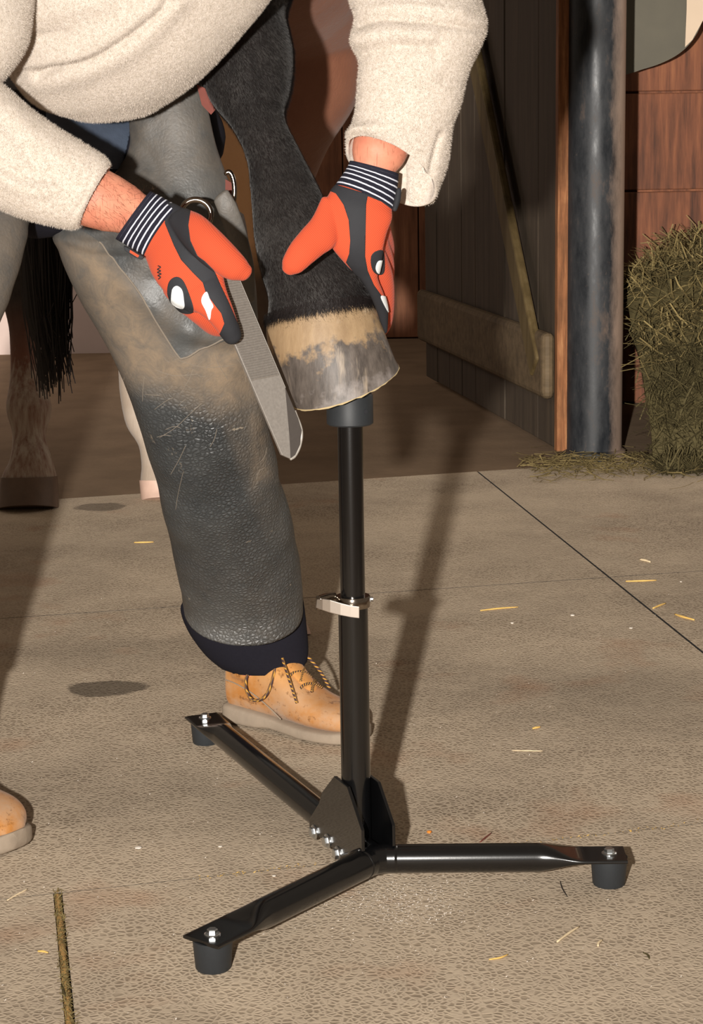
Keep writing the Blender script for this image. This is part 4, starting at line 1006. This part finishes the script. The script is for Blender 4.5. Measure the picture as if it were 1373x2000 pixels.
GL = [loft([((679, 330), (774, 352), 2.392, .55), ((664, 352), (768, 384), 2.388, .5), ((646, 372), (766, 410), 2.383, .46), ((634, 400), (766, 428), 2.378, .42), ((632, 440), (756, 455), 2.375, .40), ((646, 480), (749, 484), 2.376, .40), ((668, 508), (744, 512), 2.382, .44), ((690, 530), (738, 538), 2.392, .5)], 54, 40, rnd=(0, .6)),
      loft([((628, 386), (668, 420), 2.376, .55), ((610, 424), (656, 476), 2.366, .58), ((588, 450), (630, 498), 2.358, .62), ((566, 478), (610, 514), 2.352, .66), ((552, 506), (588, 532), 2.352, .70), ((551, 520), (574, 536), 2.354, .8)], 44, 28, rnd=(.5, .6)),
      loft([((664, 500), (745, 505), 2.385, .5), ((700, 538), (738, 540), 2.395, .7), ((722, 572), (750, 576), 2.415, .9), ((736, 606), (757, 604), 2.435, 1.), ((744, 632), (757, 630), 2.45, 1.2), ((749, 648), (756, 647), 2.458, 1.2)], 44, 28, rnd=(.5, .9)),
      tube(pts((728, 490, 2.40), (746, 540, 2.43), (753, 590, 2.465), (748, 630, 2.50), (735, 650, 2.53)), [.015, .0145, .012, .012, .011], 18, rnd=(1, 1)),
      tube(pts((736, 470, 2.41), (750, 515, 2.45), (748, 560, 2.49), (735, 600, 2.53)), [.0145, .0135, .0125, .011], 18, rnd=(1, 1)),
      tube(pts((742, 445, 2.41), (752, 485, 2.45), (748, 520, 2.49), (735, 550, 2.52)), [.0135, .0125, .0115, .010], 18, rnd=(1, 1))]
gL, shL = glove('glove', GL, [((683, 314), (779, 340), 2.393, .60), ((678, 326), (777, 362), 2.392, .60), ((668, 342), (773, 388), 2.39, .56), ((654, 362), (768, 412), 2.385, .52)], 'orange and black work glove steadying the hoof')
kb = field(shL, [(640, 356), (770, 395), (770, 412), (745, 394), (718, 383), (715, 400), (714, 450), (713, 500), (718, 528), (730, 556), (748, 582), (762, 610), (758, 680), (735, 680), (690, 530), (676, 512), (682, 495), (684, 470), (681, 430), (671, 400), (656, 378), (640, 371)], False)
obj('palm_panel', patch(shL, kb, .0007), MT['gloveblack'], gL, label='black stretch panel between thumb and knuckles')
obj('knuckle_surround', patch(shL, field(shL, [(724, 512), (726, 498), (736, 490), (748, 492), (750, 530), (738, 536), (728, 528)])+0, .0010), MT['gloveblack'], gL, label='black knuckle surround')
obj('knuckle_pad', patch(shL, field(shL, [(733, 524), (736, 512), (742, 508), (748, 512), (748, 532), (738, 534)]), .0022), MT['glovewhite'], gL, label='white oval knuckle pad')
obj('knuckle_pad', patch(shL, field(shL, [(743, 580), (752, 580), (764, 600), (762, 616), (756, 608)]), .0016), MT['glovewhite'], gL, label='white finger pad')
wt = obj('wrist_tab', tube([P(779, 372, 2.375), P(776, 390, 2.372), P(771, 408, 2.368)], [.0032, .004, .0032], 12, rnd=(1, 1)), MT['gloveblack'], gL)

# --- boots
def boot(heel, toe, label, lace=True):
    """built along +X from heel (0,0,0), then turned onto the ground line heel-toe"""
    d = nrm((toe-heel)*np.array([1, 1, 0])); L = np.linalg.norm((toe-heel)[:2]); sd = np.array([-d[1], d[0], 0]); k = L/.32
    def W(x, y, z): return heel*np.array([1, 1, 0]) + d*x*k + sd*y*k + np.array([0, 0, z*k])
    def section(x, hw, zb, zt, pw=.8, n_=40):
        th = np.linspace(0, 2*math.pi, n_, endpoint=False); c = np.cos(th); s = np.sin(th)
        c = np.sign(c)*np.abs(c)**pw; s = np.sign(s)*np.abs(s)**pw
        return np.array([W(x, hw*a, (zb+zt)/2+(zt-zb)/2*b) for a, b in zip(c, s)])
    Mx = lambda rows, pw, m_=44: catmull(np.array([section(*r, pw) for r in rows]), m_)
    uppers = Mx([(.008, .020, .03, .070), (.012, .034, .026, .130), (.030, .040, .022, .165), (.065, .043, .02, .175), (.105, .044, .02, .172), (.135, .046, .02, .150), (.165, .049, .02, .118), (.20, .052, .018, .090), (.235, .053, .018, .076), (.27, .050, .018, .070), (.295, .040, .02, .060), (.31, .022, .024, .046)], .82)
    up_ = rings_mesh(uppers, rnd=(.3, .3))
    shaft = tube([W(.062, 0, .10), W(.062, 0, .16), W(.058, 0, .215)], [.050*k, .050*k, .052*k], 36, 12)
    um = fuse([up_, shaft], .0032, 6); hh = um.V[:, 2]/k
    um.A['dirt'] = np.clip(1.5-hh/.085, 0, 1)
    bt_ = obj('boot', um, MT['boot'], man, label=label)
    so = Mx([(-.002, .018, 0.0, .034), (.006, .036, 0.0, .040), (.035, .043, 0.0, .040), (.085, .044, .0, .036), (.115, .043, .004, .032), (.15, .047, .003, .028), (.20, .056, .0, .026), (.245, .058, .0, .026), (.285, .051, .001, .028), (.308, .036, .004, .032), (.318, .014, .009, .034)], .45)
    obj('sole', rings_mesh(so), MT['sole'], bt_, sharp=60, label='thick dusty wedge sole')
    # tongue, collar seam and laces
    top_of = lambda x: np.interp(x, [.065, .105, .135, .165, .20, .235], [.180, .174, .153, .121, .093, .079])
    obj('tongue', tube([W(x, 0, top_of(x)-.004) for x in (.085, .11, .14, .17, .195)], [.018*k, .02*k, .021*k, .021*k, .017*k], 20, rnd=(1, 1), flat=.45, upv=(0, 0, 1)), MT['boot'], bt_)
    obj('seam', tube([W(.012, -.036, .09), W(.05, -.0455, .088), W(.09, -.0475, .075), (W(.13, -.0505, .055)), W(.16, -.053, .036)], .0011, 6), MT['sole'], bt_)
    cuts = [(.115, .03), (.14, .034), (.165, .036), (.19, .034)]
    for x, wy in cuts:
        for s_ in (-1, 1):
            obj('lace', tube([W(x-.006, s_*wy*.95, top_of(x)-.022), W(x, s_*wy*.6, top_of(x)-.002), W(x+.01, 0, top_of(x+.01)+.006), W(x+.018, -s_*wy*.5, top_of(x+.018)-.001)], .0029*k, 8, 24), MT['lace'], bt_)
            obj('eyelet', tube([W(x-.006, s_*wy*1.0, top_of(x)-.020), W(x-.006, s_*wy*1.06, top_of(x)-.026)], .0040*k, 12, smooth=False), MT['chrome'], bt_, smooth=False)
    for s_, dz in ((-1, .0), (1, .0)):
        obj('lace', tube([W(.115, 0, .168), W(.10, s_*.045, .150), W(.085, s_*.062, .100), W(.105, s_*.068, .070), W(.135, s_*.062, .085), W(.135, s_*.03, .135), W(.12, 0, .166)], .0030*k, 8, 60), MT['lace'], bt_, label='loose lace loop')
        obj('lace', tube([W(.12, 0, .166), W(.15, s_*.03, .150), W(.18, s_*.048, .112), W(.20, s_*.055, .075)], .0030*k, 8, 40), MT['lace'], bt_)
    obj('lace_knot', tube([W(.108, -.012, .168), W(.12, 0, .172), W(.13, .012, .164)], [.006*k, .008*k, .006*k], 10, rnd=(1, 1)), MT['lace'], bt_)
    return bt_
hl, to = G(452, 1402), G(716, 1452)
boot(hl, to, 'tan nubuck work boot behind the stand')
t2 = G(40, 1668); h2 = t2 - (np.array([math.cos(-.62), math.sin(-.62), 0]))*.33
boot(h2, t2, 'tan work boot cut off by the left picture edge')

# ================================================================== RASP
ra, rb = P(420, 512, 2.352), P(567, 858, 2.372)
ax = nrm(rb-ra); L = np.linalg.norm(rb-ra)
vw = nrm(((ra+rb)/2)-CAM); wd = nrm(np.cross(ax, vw)); 
if wd[0] < 0: wd = -wd
nf = -nrm(np.cross(wd, ax)); 
if nf@vw > 0: nf = -nf
ang = math.radians(26)                      # the face is turned a little so that its right edge shows
wd2 = wd*math.cos(ang)+nf*math.sin(ang)*-1; nf2 = nrm(nf*math.cos(ang)+wd*math.sin(ang))
def RW(s, w_, t_): return ra+ax*s+wd2*w_+nf2*t_
rasp = thing('hoof_rasp', tuple(rb), 'long grey steel hoof rasp in the gloved hand beside the hoof', 'rasp')
hw, ht = .0205, .0024
bl = Msh()
prof = [(-.05, -hw*.45, hw*.45), (-.0, -hw, hw), (L-.085, -hw, hw), (L+.016, -hw, hw*.72)]
V = []
for s, a, b in prof: V += [RW(s, a, -ht), RW(s, b, -ht), RW(s, b, ht), RW(s, a, ht)]
F = [(0, 1, 2, 3), (12, 15, 14, 13)]
for i in range(3):
    for q in range(4): F.append((i*4+q, (i+1)*4+q, (i+1)*4+(q+1) % 4, i*4+(q+1) % 4))
out = [(-.05, -.008), (-.05, .008), (0., hw), (L-.02, hw), (L-.004, hw*.92), (L+.012, hw*.45), (L+.021, hw*-.15), (L+.022, hw*-.55), (L+.012, -hw)  , (0., -hw)]
obb = obj('blade', prism([RW(s, w_, -ht) for s, w_ in out], nf2*2*ht), MT['rasp'], rasp, smooth=False); bevel(obb, .0006, 2)
tip = [(L-.062, hw*.99), (L-.02, hw*.99), (L-.004, hw*.90), (L+.011, hw*.43), (L+.020, hw*-.17), (L+.021, hw*-.55), (L-.004, hw*-.05)]
obj('tip_face', prism([RW(s, w_, ht) for s, w_ in tip], nf2*.0005), MT['raspdark'], rasp, smooth=False, label='darker ground face at the tip')
obj('tip_edge', tube([RW(s, w_, 0) for s, w_ in ((L-.03, hw), (L-.004, hw*.92), (L+.012, hw*.45), (L+.021, hw*-.15), (L+.022, hw*-.55))], .0026, 8, 30), MT['raspbright'], rasp, label='bright rounded tip edge')
obj('side_edge', prism([RW(s, hw+.0002, t_) for s, t_ in ((0., -ht*.9), (L-.062, -ht*.9), (L-.062, ht*.9), (0., ht*.9))], wd2*.0006), MT['raspbright'], rasp, smooth=False)
V, F = [], []
nt_ = 42
for i in range(nt_):
    s = .02+i*(L-.105)/nt_; k0 = len(V); sl = .010
    for (ds, t_) in ((0, ht), (.0009, ht+.0019), (.0034, ht)):
        V += [RW(s+ds-sl*.5, -hw*.93, t_), RW(s+ds+sl*.5 - (.02*0), hw*.93, t_)]
    F += [(k0, k0+1, k0+3, k0+2), (k0+2, k0+3, k0+5, k0+4)]
o = obj('teeth', Msh(V, F), MT['rasp'], rasp, smooth=False, label='rows of slanted rasp teeth'); o['kind'] = 'stuff'

# ================================================================== LITTER ON THE MATS
def straw(a, b, m_, label, wd=.0013, group=None, name='straw', curve=.002):
    p, q = G(*a), G(*b); mid = (p+q)/2+np.array([random.gauss(0, curve), random.gauss(0, curve), .0])
    o = tube([p+np.array([0, 0, wd]), mid+np.array([0, 0, wd*1.2]), q+np.array([0, 0, wd])], [wd*.7, wd, wd*.6], 6, 10)
    tag(obj(name, o, m_), label, 'straw', group)
SG = 'loose straws on the mats'
for a, b, m_, lb, wd_ in [((1000, 1467), (1060, 1468), 'straw_pale', 'thin pale straw lying alone right of the stand pole', .0010), ((938, 1194), (1012, 1187), 'straw', 'yellow straw just below the cross seam right of the clamp', .0018),
    ((1222, 1137), (1282, 1135), 'straw', 'yellow straw right of where the two mat seams meet', .0020), ((1318, 1202), (1356, 1213), 'straw', 'short thick yellow straw nearest the right picture edge', .0026), ((1275, 1190), (1300, 1180), 'straw', 'short straw lying on the slanting mat seam', .0022),
    ((1088, 1842), (1131, 1812), 'straw_pale', 'pale bent straw below the right foot of the stand', .0018), ((955, 1876), (992, 1866), 'straw', 'yellowish blade left of the pale bent straw', .0013), ((1268, 1874), (1256, 1862), 'haygreen', 'tiny dark stem far right below the stand', .0012),
    ((14, 1760), (54, 1738), 'straw_pale', 'pale straw left of the chaff strip', .0012), ((262, 1061), (300, 1060), 'straw', 'yellow straw on the mat left of the chaps', .002), ((938, 1646), (960, 1628), 'redleather', 'reddish stem just above the right stand arm', .0012),
    ((74, 1860), (94, 1863), 'straw', 'short yellow straw close left of the chaff strip', .0015), ((1094, 1722), (1108, 1752), 'hairblack', 'dark thin stem under the flat end of the right arm', .0008), ((1250, 1095), (1270, 1100), 'straw_pale', 'white chip beyond the cross seam at the right', .003), ((480, 1790), (500, 1782), 'straw_pale', 'short pale straw below the front stand arm', .0012),
    ((1168, 1850), (1176, 1838), 'straw_pale', 'small pale chip right of the bent straw', .0018), ((120, 1925), (128, 1948), 'haygreen', 'green blade lying across the chaff strip', .0014), ((1040, 1425), (1055, 1422), 'straw', 'small straw above the lone pale straw', .002)]:
    straw(a, b, MT[m_], lb, wd_, SG)
cr = G(838, 1628)
def blob(c, r, seed, sq=.6):
    rs = np.random.RandomState(seed); bm = bmesh.new(); bmesh.ops.create_icosphere(bm, subdivisions=2, radius=r)
    V = np.array([v.co[:] for v in bm.verts]); F = [tuple(v.index for v in f.verts) for f in bm.faces]; bm.free()
    V *= (1+rs.normal(0, .12, (len(V), 1))); V[:, 2] *= sq; V[:, 2] -= V[:, 2].min(); return Msh(V+c, F)
tag(obj('crumb', blob(cr, .0035, 1), MT['crumb']), 'tiny orange crumb behind the right stand arm', 'crumb')
for i, ((x, y), r_, lb) in enumerate([((270, 1658), .0048, 'white curled chip left of the gusset bolts'), ((430, 1655), .0032, 'small white chip near the front stand arm bolts'), ((1000, 1218), .004, 'pale chip below the yellow straw at mid right'), ((1118, 1203), .005, 'pale flat chip right of the yellow straw'), ((1232, 1228), .004, 'pale chip just left of the slanting seam end'), ((1330, 1137), .003, 'white speck beside the seam at far right'), ((535, 1712), .003, 'white speck above the front stand arm')]):
    tag(obj('hoof_chip', blob(G(x, y), r_, 10+i, .35), MT['flake']), lb, 'chip', 'pale chips on the mats')
c0 = G(790, 1765)
V, F = [], []
def flake(p, r_):
    k = len(V); a = random.uniform(0, 6.28); t_ = np.array([0, 0, random.uniform(0.2, 1.)*r_])
    e1_ = np.array([math.cos(a), math.sin(a), 0])*r_; e2_ = np.array([-math.sin(a), math.cos(a), 0])*r_*random.uniform(.25, .6)
    V.extend([p-e1_, p+e2_+t_*.4, p+e1_+t_, p-e2_]); F.append((k, k+1, k+2, k+3))
for i in range(1500):
    p = c0+np.array([random.gauss(0, .055), random.gauss(0, .05), .0006]); flake(p, random.uniform(.0006, .0017))
for i in range(900):
    p = G(random.uniform(0, 1373), random.uniform(1150, 2000)); p[2] = .0006; flake(p, random.uniform(.0006, .0018))
tag(obj('hoof_filings', Msh(V, F), MT['flake'], smooth=False), 'pale dust of hoof filings scattered under the stand', 'filings', kind='stuff')
V, F = [], []
for i in range(160):
    t_ = random.random(); p = G(700+t_*673+random.gauss(0, 3), 1683-t_*75+random.gauss(0, 2)); p[2] = .0008; flake(p, random.uniform(.001, .0025))
for i in range(60):
    t_ = random.random(); p = G(390+t_*230+random.gauss(0, 3), 1716-t_*28+random.gauss(0, 2)); p[2] = .0008; flake(p, random.uniform(.001, .0025))
tag(obj('seam_chaff', Msh(V, F), MT['straw'], smooth=False), 'fine yellow chaff along the cross seam behind the stand', 'chaff', kind='stuff')
